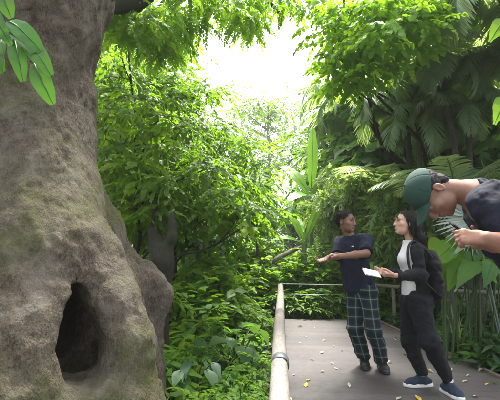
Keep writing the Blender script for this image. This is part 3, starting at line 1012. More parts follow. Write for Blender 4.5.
for px, Y_, s, k, lb in SPOTS:
    p = G(px, Y_, 0); p[2] = ground_z(np.array([p[0]]), np.array([p[1]]))[0] - .05
    o = PR[k] if k not in used else copy_tree(PR[k])
    used.add(k)
    o.location = p; o.scale = (s * 1.05, s * 1.05, s); o.rotation_euler = (0, 0, px * .7); o['label'] = lb
# ------------------------------------------------------------------ undergrowth plants
def shrub(name, label, cat, group, h, spread, stems, kind, leafn, size, leafm, seed, lf=None, stemm='stem', per=0):
    """multi-stemmed plant; kind = spray name, or a leaf template through lf"""
    rng = np.random.default_rng(seed)
    t = empty(name, (0, 0, 0), 0, label, cat, group)
    gs, gl = Geo(), Geo()
    for i in range(stems):
        a = i * 2.39996 + rng.normal() * .3
        sp = spread * math.sqrt((i + .5) / stems) * rng.uniform(.8, 1.1)
        hh = h * (1 - .45 * (sp / spread) ** 2) * rng.uniform(.75, 1.1)
        d = np.array([math.cos(a), math.sin(a), 0])
        pts = curve(d * .03, d * sp * .35 + (0, 0, hh * .8), d * sp + (0, 0, hh), 8)
        gs.tube(pts, np.linspace(.009, .003, 8) * (h ** .5 + .2), 5, .5)
        n = leafn
        k = rng.uniform(.25, 1, n) ** .8 * 7; lo = np.minimum(k.astype(int), 6); fr = (k - lo)[:, None]
        pp = pts[lo] * (1 - fr) + pts[lo + 1] * fr
        b = rng.uniform(0, 6.283, n)
        f = np.stack([np.cos(b), np.sin(b), rng.uniform(-.25, .6, n)], -1) + d * .4
        up = np.array([0, 0, 1.0]) + rng.normal(size=(n, 3)) * .28
        tpl = SPR[kind] if lf is None else lf
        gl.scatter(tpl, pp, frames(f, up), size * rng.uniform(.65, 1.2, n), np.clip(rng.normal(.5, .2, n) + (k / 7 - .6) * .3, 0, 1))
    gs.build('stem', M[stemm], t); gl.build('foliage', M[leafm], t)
    return t


def petiole_plant(name, label, cat, group, h, n, size, leafm, seed, lf=HEART, spread=.6, stemm='stem'):
    """leaves each on a long stalk from the base"""
    rng = np.random.default_rng(seed)
    t = empty(name, (0, 0, 0), 0, label, cat, group)
    gs, gl = Geo(), Geo()
    for i in range(n):
        a = i * 2.39996 + rng.normal() * .3
        sp = spread * math.sqrt((i + .6) / n)
        hh = h * rng.uniform(.55, 1.05)
        d = np.array([math.cos(a), math.sin(a), 0])
        pts = curve(d * .02, d * sp * .2 + (0, 0, hh * .8), d * sp + (0, 0, hh), 7)
        gs.tube(pts, np.linspace(.010, .004, 7) * (size / .2) ** .5, 5, .5)
        f = d * 1.0 + (0, 0, rng.uniform(-.75, -.1)) + rng.normal(size=3) * .2
        up = np.array([0, 0, 1.0]) + d * .55 + rng.normal(size=3) * .2
        R = frames(f[None], up[None])
        s = size * rng.uniform(.7, 1.15)
        gl.scatter(lf, pts[-1:] - d * s * .12, R, np.array([s]), np.array([np.clip(rng.normal(.5, .2), 0, 1)]))
    gs.build('stem', M[stemm], t); gl.build('foliage', M[leafm], t)
    return t


GRPL = 'leafy plants crowding the planting side of the handrail'
GRPR = 'leafy plants below the pale side rail'
GRPH = 'bushes hedging the end of the boardwalk'
GRPB = 'bushes under the trees of the clearing'
PLANTS = {
    'small': shrub('leafy_plant', 'small-leaved green plant among the undergrowth beside the handrail', 'plant', GRPL, .55, .36, 16, 'alt', 8, .21, 'bright', 71),
    'ovate': shrub('leafy_plant', 'mid-green broad-leaved plant among the undergrowth beside the handrail', 'plant', GRPL, .5, .36, 15, 'x', 15, .14, 'fresh', 72, OVATE),
    'heart': petiole_plant('leafy_plant', 'plant with blue-green heart-shaped leaves in the undergrowth beside the handrail', 'plant', GRPL, .5, 26, .18, 'blue', 73, HEART, .36),
    'glossy': petiole_plant('leafy_plant', 'plant with glossy pale grey-green leaves in the undergrowth beside the handrail', 'plant', GRPL, .5, 22, .22, 'glossy', 74, leaf([.06, .26, .3, .22, .1, .01], .2, .3), .4),
    'lance': shrub('leafy_plant', 'plant with narrow pointed leaves in the undergrowth beside the handrail', 'plant', GRPL, .55, .38, 14, 'x', 16, .2, 'bright', 75, LANCE),
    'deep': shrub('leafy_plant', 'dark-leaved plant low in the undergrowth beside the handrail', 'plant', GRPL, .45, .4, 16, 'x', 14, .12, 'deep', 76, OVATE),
    'bush': shrub('bush', 'bush with small bright leaves under the trees of the clearing', 'bush', GRPB, 1.3, .8, 26, 'alt', 9, .36, 'bright', 77),
    'bush2': shrub('bush', 'bush with broad mid-green leaves under the trees of the clearing', 'bush', GRPB, 1.2, .8, 24, 'x', 22, .2, 'fresh', 78, OVATE),
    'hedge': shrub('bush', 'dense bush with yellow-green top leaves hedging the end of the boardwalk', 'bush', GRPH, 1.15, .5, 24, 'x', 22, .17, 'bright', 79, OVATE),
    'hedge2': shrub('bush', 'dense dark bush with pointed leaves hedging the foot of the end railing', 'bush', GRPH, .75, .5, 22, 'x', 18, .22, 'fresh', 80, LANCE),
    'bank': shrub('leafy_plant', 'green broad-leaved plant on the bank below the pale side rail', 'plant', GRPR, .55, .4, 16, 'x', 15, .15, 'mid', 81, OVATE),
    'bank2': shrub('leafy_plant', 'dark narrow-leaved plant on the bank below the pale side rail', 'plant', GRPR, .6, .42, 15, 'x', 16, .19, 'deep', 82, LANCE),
}
_used = set()


def put(kind, x, y, s=1.0, rz=None, z=None, label=None):
    o = PLANTS[kind]
    if kind in _used: o = copy_tree(o)
    _used.add(kind)
    zz = ground_z(np.array([x]), np.array([y]))[0] - .02 if z is None else z
    o.location = (x, y, zz); o.rotation_euler = (0, 0, random.uniform(0, 6.28) if rz is None else rz)
    o.scale = (s, s, s * random.uniform(.92, 1.1))
    if label: o['label'] = label
    return o


rr = random.Random(4)
# left of the rail
kinds = ['small', 'ovate', 'heart', 'lance', 'deep', 'glossy', 'small', 'ovate']
pts = []
for _ in range(4000):
    y = rr.uniform(1.25, 7.4); x = rr.uniform(-2.6, -.3)
    if y < 2.2 and x < -1.6: continue
    if math.hypot(x + 1.95, y - 3.0) < 1.05: continue
    if y < 2.1 and x > -.42: continue
    dmin = .27 + .028 * y
    if all(math.hypot(x - a, y - b) > dmin for a, b, *_ in pts): pts.append((x, y))
for x, y in pts:
    k = rr.choice(kinds)
    s = rr.uniform(.8, 1.15) * (1.0 + .10 * max(0, y - 3) + .10 * max(0, -x - .8))
    if x > -.5: s = min(s, .95)
    put(k, x, y, s)
# bushes further left and behind
for _ in range(46):
    y = rr.uniform(5.6, 10.5); x = rr.uniform(-4.6, -.9) * (y / 7)
    put(rr.choice(['bush', 'bush2', 'bush']), x, y, rr.uniform(.7, 1.15))
# behind the hedge, rising under the spreading tree
for i in range(26):
    y = rr.uniform(9.0, 13.0); x = rr.uniform(-2.6, 1.6) * (y / 9.5)
    put(rr.choice(['bush', 'bush2', 'bush']), x, y, rr.uniform(1.0, 1.5))
for i in range(12):
    y = rr.uniform(6.2, 8.4); x = rr.uniform(-2.4, -.95)
    put(rr.choice(['bush', 'bush2']), x, y, rr.uniform(.75, 1.0))
# hedge at the end
for i in range(15):
    put('hedge2', -.35 + i * .19 + rr.uniform(-.06, .06), 7.98 + rr.uniform(-.05, .12), rr.uniform(.75, 1.0))
for i in range(15):
    put('hedge', -.6 + i * .24, 8.5 + rr.uniform(-.15, .3), rr.uniform(.9, 1.15))
for i in range(9):
    put('bush', .2 + i * .45, 9.8 + rr.uniform(-.3, .5), rr.uniform(.8, 1.1))
# bank on the right
pts = []
for _ in range(3000):
    y = rr.uniform(2.2, 8.0)
    xe = np.interp(y, [2.0, 4.28, 5.27, 7.66], [2.42, 2.183, 2.047, 1.70]) + .34
    x = rr.uniform(xe, xe + 2.8)
    if all(math.hypot(x - a, y - b) > .36 for a, b in pts): pts.append((x, y))
for x, y in pts:
    put(rr.choice(['bank', 'bank2', 'bank']), x, y, rr.uniform(.7, 1.05))


for y, dx in ((4.6, .3), (4.9, .26), (5.15, .3), (5.5, .28), (5.8, .32), (4.75, .6), (5.3, .62), (6.2, .3), (6.6, .3), (7.0, .32)):
    put('bank' if rr.random() < .6 else 'bank2', np.interp(y, [4.28, 5.27, 7.66], [2.183, 2.047, 1.70]) + dx, y, rr.uniform(.75, 1.0))


# ------------------------------------------------------------------ single plants on the right
def elephant_ear(label, base, leaves, leafm, seed, name='elephant_ear', cat='plant', stemm='stem', r=.016, shape='heart'):
    rng = np.random.default_rng(seed)
    base = np.asarray(base, float)
    t = empty(name, base, 0, label, cat, 'big-leaved plants along the side rail')
    for att, tip, nrml, wd, sag in leaves:
        att = np.asarray(att, float)
        g = Geo()
        b0 = base + np.array([rng.normal() * .13, abs(rng.normal()) * .2, -.1])
        g.tube(curve(b0, (b0 + att) / 2 + np.array([(b0 - att)[0] * .3, 0, .22]), att, 8), np.linspace(r, r * .5, 8), 6, .6)
        so_ = g.build('stalk', M[stemm], t, offset=base)
        g = Geo(); big_leaf(g, att, tip, nrml, wd, sag, .06, rng, rng.normal(.5, .15), 12, shape=shape)
        g.build('leaf', M[leafm], t, offset=base)
    return t


elephant_ear('broad bright green leaves on stalks between the black bag and the bent man', G(455, 4.9, GZ),
             [(P(452, 246, 4.9), P(428, 264, 4.6), (.3, -.9, .6), .13, .08), (P(440, 240, 5.1), P(431, 262, 5.0), (.1, -1, .5), .13, .06),
              (P(462, 258, 4.8), P(448, 288, 4.7), (-.2, -.8, .6), .12, .08), (P(475, 262, 4.8), P(496, 280, 4.6), (.2, -.7, .8), .13, .12),
              (P(478, 254, 5.0), P(500, 262, 5.0), (.1, -.6, .9), .13, .1), (P(466, 250, 5.2), P(470, 275, 5.1), (.1, -.9, .6), .12, .08),
              (P(446, 256, 5.0), P(436, 284, 4.9), (.2, -.9, .5), .12, .08), (P(458, 240, 5.3), P(444, 252, 5.2), (.1, -.8, .6), .13, .08)], 'bright', 91)
elephant_ear('plant with wide shiny pale leaf catching the light in front of the side rail', G(484, 4.9, GZ),
             [(P(483, 268, 4.7), P(454, 286, 4.5), (-.25, -.4, 1), .075, .12), (P(470, 244, 4.6), P(448, 258, 4.7), (-.2, -.3, 1), .07, .12)], 'glossy', 92)
elephant_ear('tall plant with thin stalks and broad leaves crossing the side rail at the frame edge', G(487, 4.9, GZ),
             [(P(476, 262, 4.7), P(456, 284, 4.5), (-.1, -.7, .7), .11, .1), (P(498, 252, 4.8), P(514, 276, 4.6), (.2, -.7, .7), .12, .1), (P(492, 262, 4.7), P(484, 284, 4.5), (.1, -.8, .6), .10, .1),
              (P(462, 264, 5.1), P(440, 278, 5.0), (-.1, -.6, .8), .12, .1), (P(484, 246, 5.1), P(462, 264, 4.9), (-.1, -.8, .6), .13, .1), (P(505, 244, 5.0), P(488, 260, 4.8), (-.1, -.7, .7), .12, .1)], 'mid', 98, stemm='stem', r=.011)
bp = G(486, 4.9, GZ)
t = empty('banana_plant', bp, 0, 'cluster of green upright stems growing past the side rail behind the broad leaves', 'banana plant', 'big-leaved plants along the side rail')
for (a, b, c, r) in ((P(474, 362, 5.0), P(468, 320, 4.9), P(462, 255, 5.0), .015), (P(480, 362, 5.0), P(481, 310, 4.9), P(478, 250, 5.0), .018), (P(488, 360, 5.0), P(493, 310, 4.9), P(497, 240, 5.0), .018), (P(484, 360, 5.0), P(500, 310, 4.9), P(520, 240, 5.0), .016)):
    g = Geo(); q = curve(a - (0, 0, .25), b, c, 18); rd_ = np.linspace(r, r * .5, 18); rd_[5:6] *= 1.18; rd_[10:11] *= 1.15
    g.tube(q, rd_, 9, RNG.uniform(.2, .8)); g.build('stem', M['stem'], t, offset=bp)
for tip, b_ in ((P(545, 262, 4.8), P(497, 240, 5.0)), (P(570, 200, 5.0), P(520, 240, 5.0)), (P(452, 232, 5.3), P(478, 250, 5.0)), (P(440, 280, 4.9), P(462, 255, 5.0))):
    g = Geo(); big_leaf(g, b_, tip, (-.1, -.5, 1), .15, .15, .12, RNG, .5); g.build('leaf', M['fresh'], t, offset=bp)

# strap leaf plant by the deck edge
bp = G(452, 5.35, GZ)
t = empty('spider_lily', bp, 0, 'strappy plant with long pale arching leaves at the kerb beside the bag', 'plant')
rng = np.random.default_rng(93)
g = Geo()
for tip, mid in ((P(478, 330, 5.2), P(455, 288, 5.3)), (P(440, 322, 5.2), P(446, 290, 5.3)), (P(470, 345, 5.1), P(458, 300, 5.2)), (P(490, 342, 5.1), P(468, 296, 5.3)),
                 (P(462, 312, 5.6), P(458, 285, 5.5)), (P(480, 318, 5.6), P(466, 285, 5.5)), (P(447, 302, 5.6), P(450, 284, 5.5))):
    pts = curve(bp, mid, tip, 12)
    tan = nrm(np.gradient(pts, axis=0)); sd_ = nrm(np.cross(tan, np.array([0, 0, 1.0]) + 0 * tan)); nn = np.cross(sd_, tan)
    w = .011 * np.interp(np.linspace(0, 1, 12), [0, .3, .7, 1], [.7, 1, .8, .05])[:, None]
    V = np.stack([pts - sd_ * w + nn * w * .4, pts, pts + sd_ * w + nn * w * .4], 1).reshape(-1, 3)
    Q = [[i * 3 + j, i * 3 + j + 1, i * 3 + j + 4, i * 3 + j + 3] for i in range(11) for j in range(2)]
    g.add(V, Q, rng.uniform(.3, .9))
g.build('foliage', M['straw'], t, offset=bp)


# fan palm behind the bent man
def fan_palm(label, base, fans, seed):
    rng = np.random.default_rng(seed)
    base = np.asarray(base, float)
    t = empty('fan_palm', base, 0, label, 'palm')
    for hubp, out, nrml, R_, span in fans:
        g = Geo()
        hubp = np.asarray(hubp, float); out = nrm(out); side = nrm(np.cross(out, nrml)); nv = np.cross(side, out)
        g.tube(curve(base, (base + hubp) / 2 + (0, 0, .2), hubp, 8), np.linspace(.014, .008, 8), 5, .3)
        for a in np.linspace(-span, span, 26):
            f = out * math.cos(a) + side * math.sin(a) + nv * .1 + np.array([0, 0, -.12]) + rng.normal(size=3) * .03
            L = R_ * (1 - .12 * abs(a) / span) * rng.uniform(.9, 1.05)
            g.scatter(leaf([.012, .03, .034, .02, .003], .5, .12), hubp[None], frames(f[None], nv[None] + rng.normal(size=(1, 3)) * .1), np.array([L]), np.array([np.clip(rng.normal(.5, .2), 0, 1)]))
        g.build('fan', M['silver'], t, offset=base)
    return t


fan_palm('fan palm with pale silvery pleated leaves behind the hands holding a phone', G(500, 4.9, GZ),
         [(P(474, 218, 4.7), (-1, -.15, .1), (-.2, -.9, .3), .52, 1.45), (P(462, 200, 5.0), (-.8, -.1, -.5), (-.2, -.9, .3), .45, 1.2), (P(492, 214, 5.0), (.2, -.2, -1), (-.2, -.9, .3), .5, 1.3)], 94)

# red-leaved plant, dark stump
rp = shrub('cordyline', 'small dark red leaved plant beside the low banana plant', 'plant', None, .9, .25, 5, 'x', 16, .3, 'red', 95, LANCE)
q = G(306, 8.9, GZ); rp.location = q
bp = G(160, 4.2, GZ)
fs = Field(bp + (-.5, -.5, -.3), bp + (.5, .5, 2.6), .02)
fs.cone(bp + (-.05, 0, -.2), P(160, 262, 4.2), .17, .12, .05); fs.cone(P(160, 262, 4.2), P(153, 232, 4.3), .12, .075, .06); fs.cone(P(153, 232, 4.3), P(157, 196, 4.4), .075, .03, .05)
fs.cone(P(160, 262, 4.2), P(170, 238, 4.2), .09, .055, .06); fs.cone(P(170, 238, 4.2), P(173, 212, 4.3), .055, .02, .05)
fs.noise(.05, 5, 3, (1, 1, .4))
V, Q = fs.mesh()
st = empty('dead_tree', bp, 0, 'dark forked dead trunk standing behind the rear root of the huge tree', 'dead tree')
mesh_np('trunk', V - bp, Q, M['bark_dark'], st)

# leafy twig close to the camera, in front of the huge trunk
t0 = P(-8, 18, 1.25)
tw = empty('twig', t0, 0, 'leafy twig with bright oval leaves hanging in front of the huge trunk', 'twig')
g = Geo(); pts = curve(P(-30, -10, 1.3), P(10, 35, 1.22), P(50, 92, 1.25), 10); g.tube(pts, np.linspace(.003, .001, 10), 6)
g.build('stem', M['bark'], tw, offset=t0)
rng = np.random.default_rng(96)
for b, tip, wd, tn in (((8, 22), (44, 46), .035, .5), ((14, 38), (24, 74), .03, .55), ((26, 42), (52, 68), .032, .6), ((34, 64), (54, 97), .035, .7),
                       ((4, 32), (33, 46), .02, .1), ((2, 40), (-6, 80), .03, .5), ((-6, 10), (12, 38), .025, .25), ((2, -6), (12, 14), .03, .4), ((-5, 40), (4, 66), .03, .3)):
    g = Geo(); big_leaf(g, P(*b, 1.24), P(*tip, 1.2 + rng.uniform(-.03, .03)), (rng.normal() * .25, -1, .35 + rng.normal() * .2), wd * 1.0, .16, .05, rng, tn, 12)
    g.build('leaf', M['twig'], tw, offset=t0)

# leaves at the far right edge close to the camera
t0 = P(520, 110, 2.2)
tw = empty('twig', t0, 0, 'bright leaf tips entering from the frame edge above the bent man', 'twig')
g = Geo(); g.tube(curve(P(545, 60, 2.2), P(515, 90, 2.2), P(503, 130, 2.2), 8), np.linspace(.004, .002, 8), 6); g.build('stem', M['stem'], tw, offset=t0)
for b, tip, wd in (((506, 98), (494, 122), .05), ((505, 20), (489, 40), .05), ((512, 100), (530, 140), .05)):
    g = Geo(); big_leaf(g, P(*b, 2.2), P(*tip, 2.2), (-.3, -1, .2), wd, .1, .02, rng, .5, 10, shape='heart'); g.build('leaf', M['fresh'], tw, offset=t0)

# pale log lying in the clearing
a, b_ = P(272, 262, 8.9), P(303, 246, 9.3)
lg = Geo(); lg.tube(curve(a, (a + b_) / 2 + (0, 0, .04), b_, 8), [.05, .06, .06, .055, .06, .05, .045, .03], 8)
tag(lg.build('log', M['bark_pale']), 'pale slanting dead log half hidden in leaves behind the end railing', 'log')

# moss and low ground cover that nobody could count
rng = np.random.default_rng(97)
n = 9000
x = rng.uniform(-6, 6.5, n); y = rng.uniform(1, 11, n)
ok = ~((x > -.12) & (x < np.interp(y, [1, 2.0, 4.28, 5.27, 7.66], [2.5, 2.47, 2.23, 2.1, 1.75]) + .05) & (y < 7.7)) & (np.hypot(x + 2.0, y - 3.0) > .9)
x, y = x[ok], y[ok]; n = len(x)
pos = np.stack([x, y, ground_z(x, y)], -1)
g = Geo()
f = rdir(n, rng); f[:, 2] = np.abs(f[:, 2]) * .8 + .15
g.scatter(SPR['alt'], pos, frames(f, np.array([0, 0, 1.0]) + rng.normal(size=(n, 3)) * .3), rng.uniform(.14, .3, n), rng.normal(.45, .2, n))
tag(g.build('ground_cover', M['mid']), kind='stuff')

# ------------------------------------------------------------------ fallen leaves on the boardwalk
LM = [leaf_mat('dry_pale_leaf', (.20, .16, .11), (.46, .42, .34), .1, .7), leaf_mat('yellow_leaf', (.40, .28, .03), (.55, .42, .06), .2, .5), leaf_mat('brown_leaf', (.10, .055, .03), (.20, .12, .06), .1, .7)]
fl_pro = []
for k in range(3):
    for s in range(2):
        g = Geo(); V, Q, tt = leaf([.02, .2, .27, .22, .1, .01], .5 + .5 * s, -.22 + .3 * s)
        V = V - (0, .5, 0); V[:, 2] -= V[:, 2].min(); g.add(V, Q, np.random.default_rng(k * 2 + s).uniform(.2, .8, len(V)))
        o = g.build('fallen_leaf', LM[k])
        tag(o, ['pale dry leaf fallen on the boardwalk', 'yellow leaf fallen on the boardwalk', 'brown leaf fallen on the boardwalk'][k], 'leaf', 'fallen leaves scattered on the boardwalk')
        fl_pro.append([o, False])
spots = [(308, 381, 1), (306, 386, 1), (322, 372, 0), (336, 369, 0), (332, 364, 0), (300, 343, 0), (322, 353, 0), (324, 341, 0), (334, 347, 0), (306, 337, 0), (294, 375, 0), (290, 399, 0), (389, 363, 0), (368, 362, 0), (342, 351, 2), (406, 355, 2), (468, 376, 0), (465, 382, 0), (475, 397, 0), (487, 385, 1),
         (399, 399, 0), (418, 399, 1), (315, 328, 0), (395, 340, 0), (349, 386, 0), (450, 370, 1), (481, 371, 0), (396, 339, 2), (300, 327, 2), (430, 372, 0), (312, 360, 2), (360, 340, 0), (384, 350, 0)]
for px, py, k in spots:
    d = RIGHT * ((px - 250) / F) + UP * ((200 - py) / F) + FWD
    t_ = -CAM[2] / d[2]; p = CAM + d * t_
    e = fl_pro[k * 2 + rr.randrange(2)]
    o = e[0] if not e[1] else e[0].copy()
    if e[1]: COL.objects.link(o)
    e[1] = True
    o.location = (p[0], p[1], .002); s = rr.uniform(.04, .085); o.scale = (s * rr.uniform(.7, 1.1), s, s); o.rotation_euler = (rr.uniform(-.06, .06), rr.uniform(-.06, .06), rr.uniform(0, 6.28))
for e in fl_pro:
    if not e[1]: bpy.data.objects.remove(e[0])
# ------------------------------------------------------------------ people: helpers
def skin_mat(name, base, lip, dark):
    m, nt, out = new_mat(name)
    at = nd(nt, 'ShaderNodeAttribute', attribute_name='tint')
    ns = noise(nt, 45, 4)
    b0 = ramp(nt, ns, [(.3, [v * .86 for v in base]), (.7, [v * 1.12 for v in base])])
    b0 = mixc(nt, ramp(nt, noise(nt, 11, 3), [(.4, (0, 0, 0)), (.7, (.5, .5, .5))]), b0, [base[0] * 1.05, base[1] * .78, base[2] * .72])
    c = mixc(nt, ramp(nt, at.outputs['Fac'], [(.5, (0, 0, 0)), (1, (1, 1, 1))]), b0, lip)
    c = mixc(nt, ramp(nt, at.outputs['Fac'], [(0, (1, 1, 1)), (.5, (0, 0, 0))]), c, dark)
    b = nd(nt, 'ShaderNodeBsdfPrincipled', Roughness=.56)
    b.inputs['Specular IOR Level'].default_value = .35
    b.inputs['Subsurface Weight'].default_value = .12
    b.inputs['Subsurface Radius'].default_value = (.012, .005, .003); b.inputs['Subsurface Scale'].default_value = 1.0
    nt.links.new(c, b.inputs['Base Color'])
    nt.links.new(bump(nt, noise(nt, 190, 4, .7), .3, .003), b.inputs['Normal'])
    nt.links.new(b.outputs[0], out.inputs['Surface'])
    return m


def cloth_mat(name, col, rough=.85, var=.2, weave=420, sheen=.0):
    m, nt, out = new_mat(name)
    c = ramp(nt, noise(nt, 14, 5, .6), [(.3, [v * (1 - var) for v in col]), (.7, [v * (1 + var) for v in col])])
    b = nd(nt, 'ShaderNodeBsdfPrincipled', Roughness=rough)
    b.inputs['Specular IOR Level'].default_value = .25
    b.inputs['Sheen Weight'].default_value = sheen; b.inputs['Sheen Roughness'].default_value = .5
    nt.links.new(c, b.inputs['Base Color'])
    a = nd(nt, 'ShaderNodeMath', operation='ADD')
    nt.links.new(noise(nt, weave, 2), a.inputs[0]); nt.links.new(noise(nt, 22, 4, .6, stretch=(1, 1, .45)), a.inputs[1])
    nt.links.new(bump(nt, a.outputs[0], .35, .006), b.inputs['Normal'])
    nt.links.new(b.outputs[0], out.inputs['Surface'])
    return m


def plaid_mat(name):
    m, nt, out = new_mat(name)
    at = nd(nt, 'ShaderNodeAttribute', attribute_name='plaid')
    sp = nt.nodes.new('ShaderNodeSeparateXYZ'); nt.links.new(at.outputs['Vector'], sp.inputs[0])

    def bands(sock, per, w, soft):
        a = nd(nt, 'ShaderNodeMath', operation='MULTIPLY'); a.inputs[1].default_value = 1 / per; nt.links.new(sock, a.inputs[0])
        f = nd(nt, 'ShaderNodeMath', operation='FRACT'); nt.links.new(a.outputs[0], f.inputs[0])
        return ramp(nt, f.outputs[0], [(.5 - w - soft, (0, 0, 0)), (.5 - w, (1, 1, 1)), (.5 + w, (1, 1, 1)), (.5 + w + soft, (0, 0, 0))])
    u, v = sp.outputs['X'], sp.outputs['Z']
    base = mixc(nt, .5, (.010, .014, .020), (.012, .022, .024))
    wide = nd(nt, 'ShaderNodeMath', operation='ADD'); nt.links.new(bands(u, .088, .2, .03), wide.inputs[0]); nt.links.new(bands(v, .10, .2, .03), wide.inputs[1])
    wf = nd(nt, 'ShaderNodeMath', operation='MULTIPLY'); wf.inputs[1].default_value = .42; nt.links.new(wide.outputs[0], wf.inputs[0])
    c = mixc(nt, wf.outputs[0], base, (.026, .042, .043))
    thin = nd(nt, 'ShaderNodeMath', operation='ADD'); nt.links.new(bands(u, .088, .035, .03), thin.inputs[0]); nt.links.new(bands(v, .10, .035, .03), thin.inputs[1])
    tf = nd(nt, 'ShaderNodeMath', operation='MULTIPLY'); default_value = .5; nt.links.new(thin.outputs[0], tf.inputs[0])
    c = mixc(nt, tf.outputs[0], c, (.20, .23, .22))
    b = nd(nt, 'ShaderNodeBsdfPrincipled', Roughness=.9); b.inputs['Specular IOR Level'].default_value = .2
    nt.links.new(c, b.inputs['Base Color'])
    nt.links.new(bump(nt, noise(nt, 18, 4, .6, stretch=(1, 1, .5)), .4, .01), b.inputs['Normal'])
    nt.links.new(b.outputs[0], out.inputs['Surface'])
    return m


def hair_mat(name, col):
    m, nt, out = new_mat(name)
    c = ramp(nt, noise(nt, 60, 4, .7, stretch=(1, 1, .2)), [(.35, [v * .5 for v in col]), (.7, [v * 1.7 for v in col])])
    b = nd(nt, 'ShaderNodeBsdfPrincipled', Roughness=.55); b.inputs['Specular IOR Level'].default_value = .22
    nt.links.new(c, b.inputs['Base Color'])
    nt.links.new(bump(nt, noise(nt, 130, 4, .7, stretch=(1, 1, .15)), .8, .006), b.inputs['Normal'])
    nt.links.new(b.outputs[0], out.inputs['Surface'])
    return m


SKIN1 = skin_mat('tan_skin', (.205, .115, .078), (.17, .075, .055), (.06, .04, .03))
SKIN2 = skin_mat('fair_skin', (.47, .30, .225), (.38, .17, .135), (.2, .12, .09))
SKIN3 = skin_mat('brown_skin', (.215, .117, .079), (.20, .075, .06), (.09, .05, .036))
NAVY = cloth_mat('navy_cotton', (.009, .012, .026)); BLACKC = cloth_mat('black_jersey', (.0045, .0052, .0075))
WHITEC = cloth_mat('white_cotton', (.62, .62, .62), .85, .06); DNAVY = cloth_mat('dark_navy_knit', (.0055, .0075, .016))
PLAID = plaid_mat('green_black_plaid'); HAIR = hair_mat('black_hair', (.0045, .0036, .003)); HAIRG = hair_mat('greying_black_hair', (.011, .010, .009))
GREENC = cloth_mat('forest_green_twill', (.017, .048, .036), .8, .15, 700)
SOLE = plain_mat('white_rubber', (.62, .62, .60), .55, .4, .08); BOOT = plain_mat('black_leather', (.012, .012, .013), .4, .5, .3, 40, .3)
TEALS = cloth_mat('navy_knit_shoe', (.018, .03, .05), .8, .25, 500); BAGM = cloth_mat('black_nylon', (.005, .005, .0065), .6, .2, 300)
BLK = plain_mat('black_gloss', (.012, .012, .014), .15, .6); PAPER = plain_mat('white_paper', (.72, .71, .69), .7, .3, .05)


def eye_mat():
    m, nt, out = new_mat('eye')
    at = nd(nt, 'ShaderNodeAttribute', attribute_name='tint')
    c = ramp(nt, at.outputs['Fac'], [(.25, (.17, .145, .125)), (.36, (.035, .018, .01)), (.8, (.03, .015, .008)), (.9, (.004, .004, .004))])
    b = nd(nt, 'ShaderNodeBsdfPrincipled', Roughness=.28); nt.links.new(c, b.inputs['Base Color']); nt.links.new(b.outputs[0], out.inputs['Surface'])
    return m


EYE = eye_mat()


def orient(f, up=(0, 0, 1)):
    """columns: right, forward, up"""
    f = nrm(f); r = nrm(np.cross(f, up)); u = np.cross(r, f)
    return np.stack([r, f, u], -1)


def head(fl, C, R, s=1.0, fem=False, k=.018):
    w = lambda *p: C + R @ (np.array(p) * s)
    e = lambda c, r, kk=k, sub=False: fl.ell(w(*c), np.array(r) * s, R, kk * s, sub)
    e((0, -.018, .035), (.074, .094, .082))
    e((0, .035, -.03), (.060, .062, .088))
    e((0, .03, -.075), (.047 if fem else .054, .055, .04))
    e((0, .075, -.100), (.018, .016, .015), .02)
    for x in (-1, 1):
        e((x * .043, .062, -.022), (.022, .02, .018), .02)
        e((x * .032, .104, .014), (.019, .014, .0125), .012, True)
        e((x * .026, .088, .031), (.024, .012, .008), .012)
        e((x * .010, .108, -.037), (.0085, .010, .0075), .008)
        e((x * .008, .114, -.0435), (.0035, .004, .003), .002, True)
        # ear
        e((x * .076, -.012, -.005), (.010, .02, .031), .008)
        e((x * .086, -.008, -.002), (.007, .011, .018), .006, True)
        # eyelids
        e((x * .031, .0865, .0225), (.0165, .0115, .0045), .004)
        e((x * .031, .0855, .0045), (.0155, .0105, .0035), .004)
    nz = -.006 if fem else 0
    fl.cone(w(0, .094, .022), w(0, .116 + nz, -.032), .0085 * s, .0108 * s, .012 * s)
    e((0, .1165 + nz, -.034), (.0095, .0085, .008), .006)
    e((0, .094, -.060), (.022, .012, .007), .006)
    e((0, .093, -.0735), (.019, .011, .007), .006)
    e((0, .107, -.0665), (.024, .010, .0016), .002, True)


def head_tint(V, C, R, s, stubble=False):
    q = ((V - C) @ R) / s
    t = np.full(len(V), .5)
    d = np.sqrt((q[:, 0] / .023) ** 2 + ((q[:, 2] + .067) / .0125) ** 2)
    t = np.where((q[:, 1] > .082) & (d < 1.15), .5 + .4 * np.clip((1.15 - d) * 4, 0, 1), t)
    if stubble:
        jaw = (q[:, 2] < -.045) & (q[:, 2] > -.125) & (q[:, 1] > .005)
        d2 = np.sqrt((q[:, 0] / .03) ** 2 + ((q[:, 2] + .068) / .018) ** 2)
        t = np.where(jaw & (d2 > 1.1) & (np.abs(q[:, 0]) < .075), .5 - .17 * np.clip((-.045 - q[:, 2]) * 60, 0, 1), t)
    return t


def eyes(parent, C, R, s, off, look=(0, 1, 0)):
    for x in (-1, 1):
        c = C + R @ (np.array([x * .031, .0845, .0135]) * s)
        f = Field(c - .016 * s, c + .016 * s, .0016); f.ell(c, np.array([.0125] * 3) * s, k=0); V, Q = f.mesh()
        d = nrm(V - c) @ nrm(R @ nrm(np.array(look, float)))
        mesh_np('eye', V - off, Q, EYE, parent, np.clip((d - .62) * 2.6, 0, 1))
        g = Geo()
        pts = [C + R @ (np.array([x * a, b, z]) * s) for a, b, z in ((.014, .104, .031), (.03, .1015, .037), (.046, .085, .033))]
        g.tube(curve(pts[0], pts[1] * 1.0, pts[2], 7), np.array([.003, .0042, .004, .004, .0035, .003, .0015]) * s, 6)
        g.build('eyebrow', HAIR, parent, offset=off)


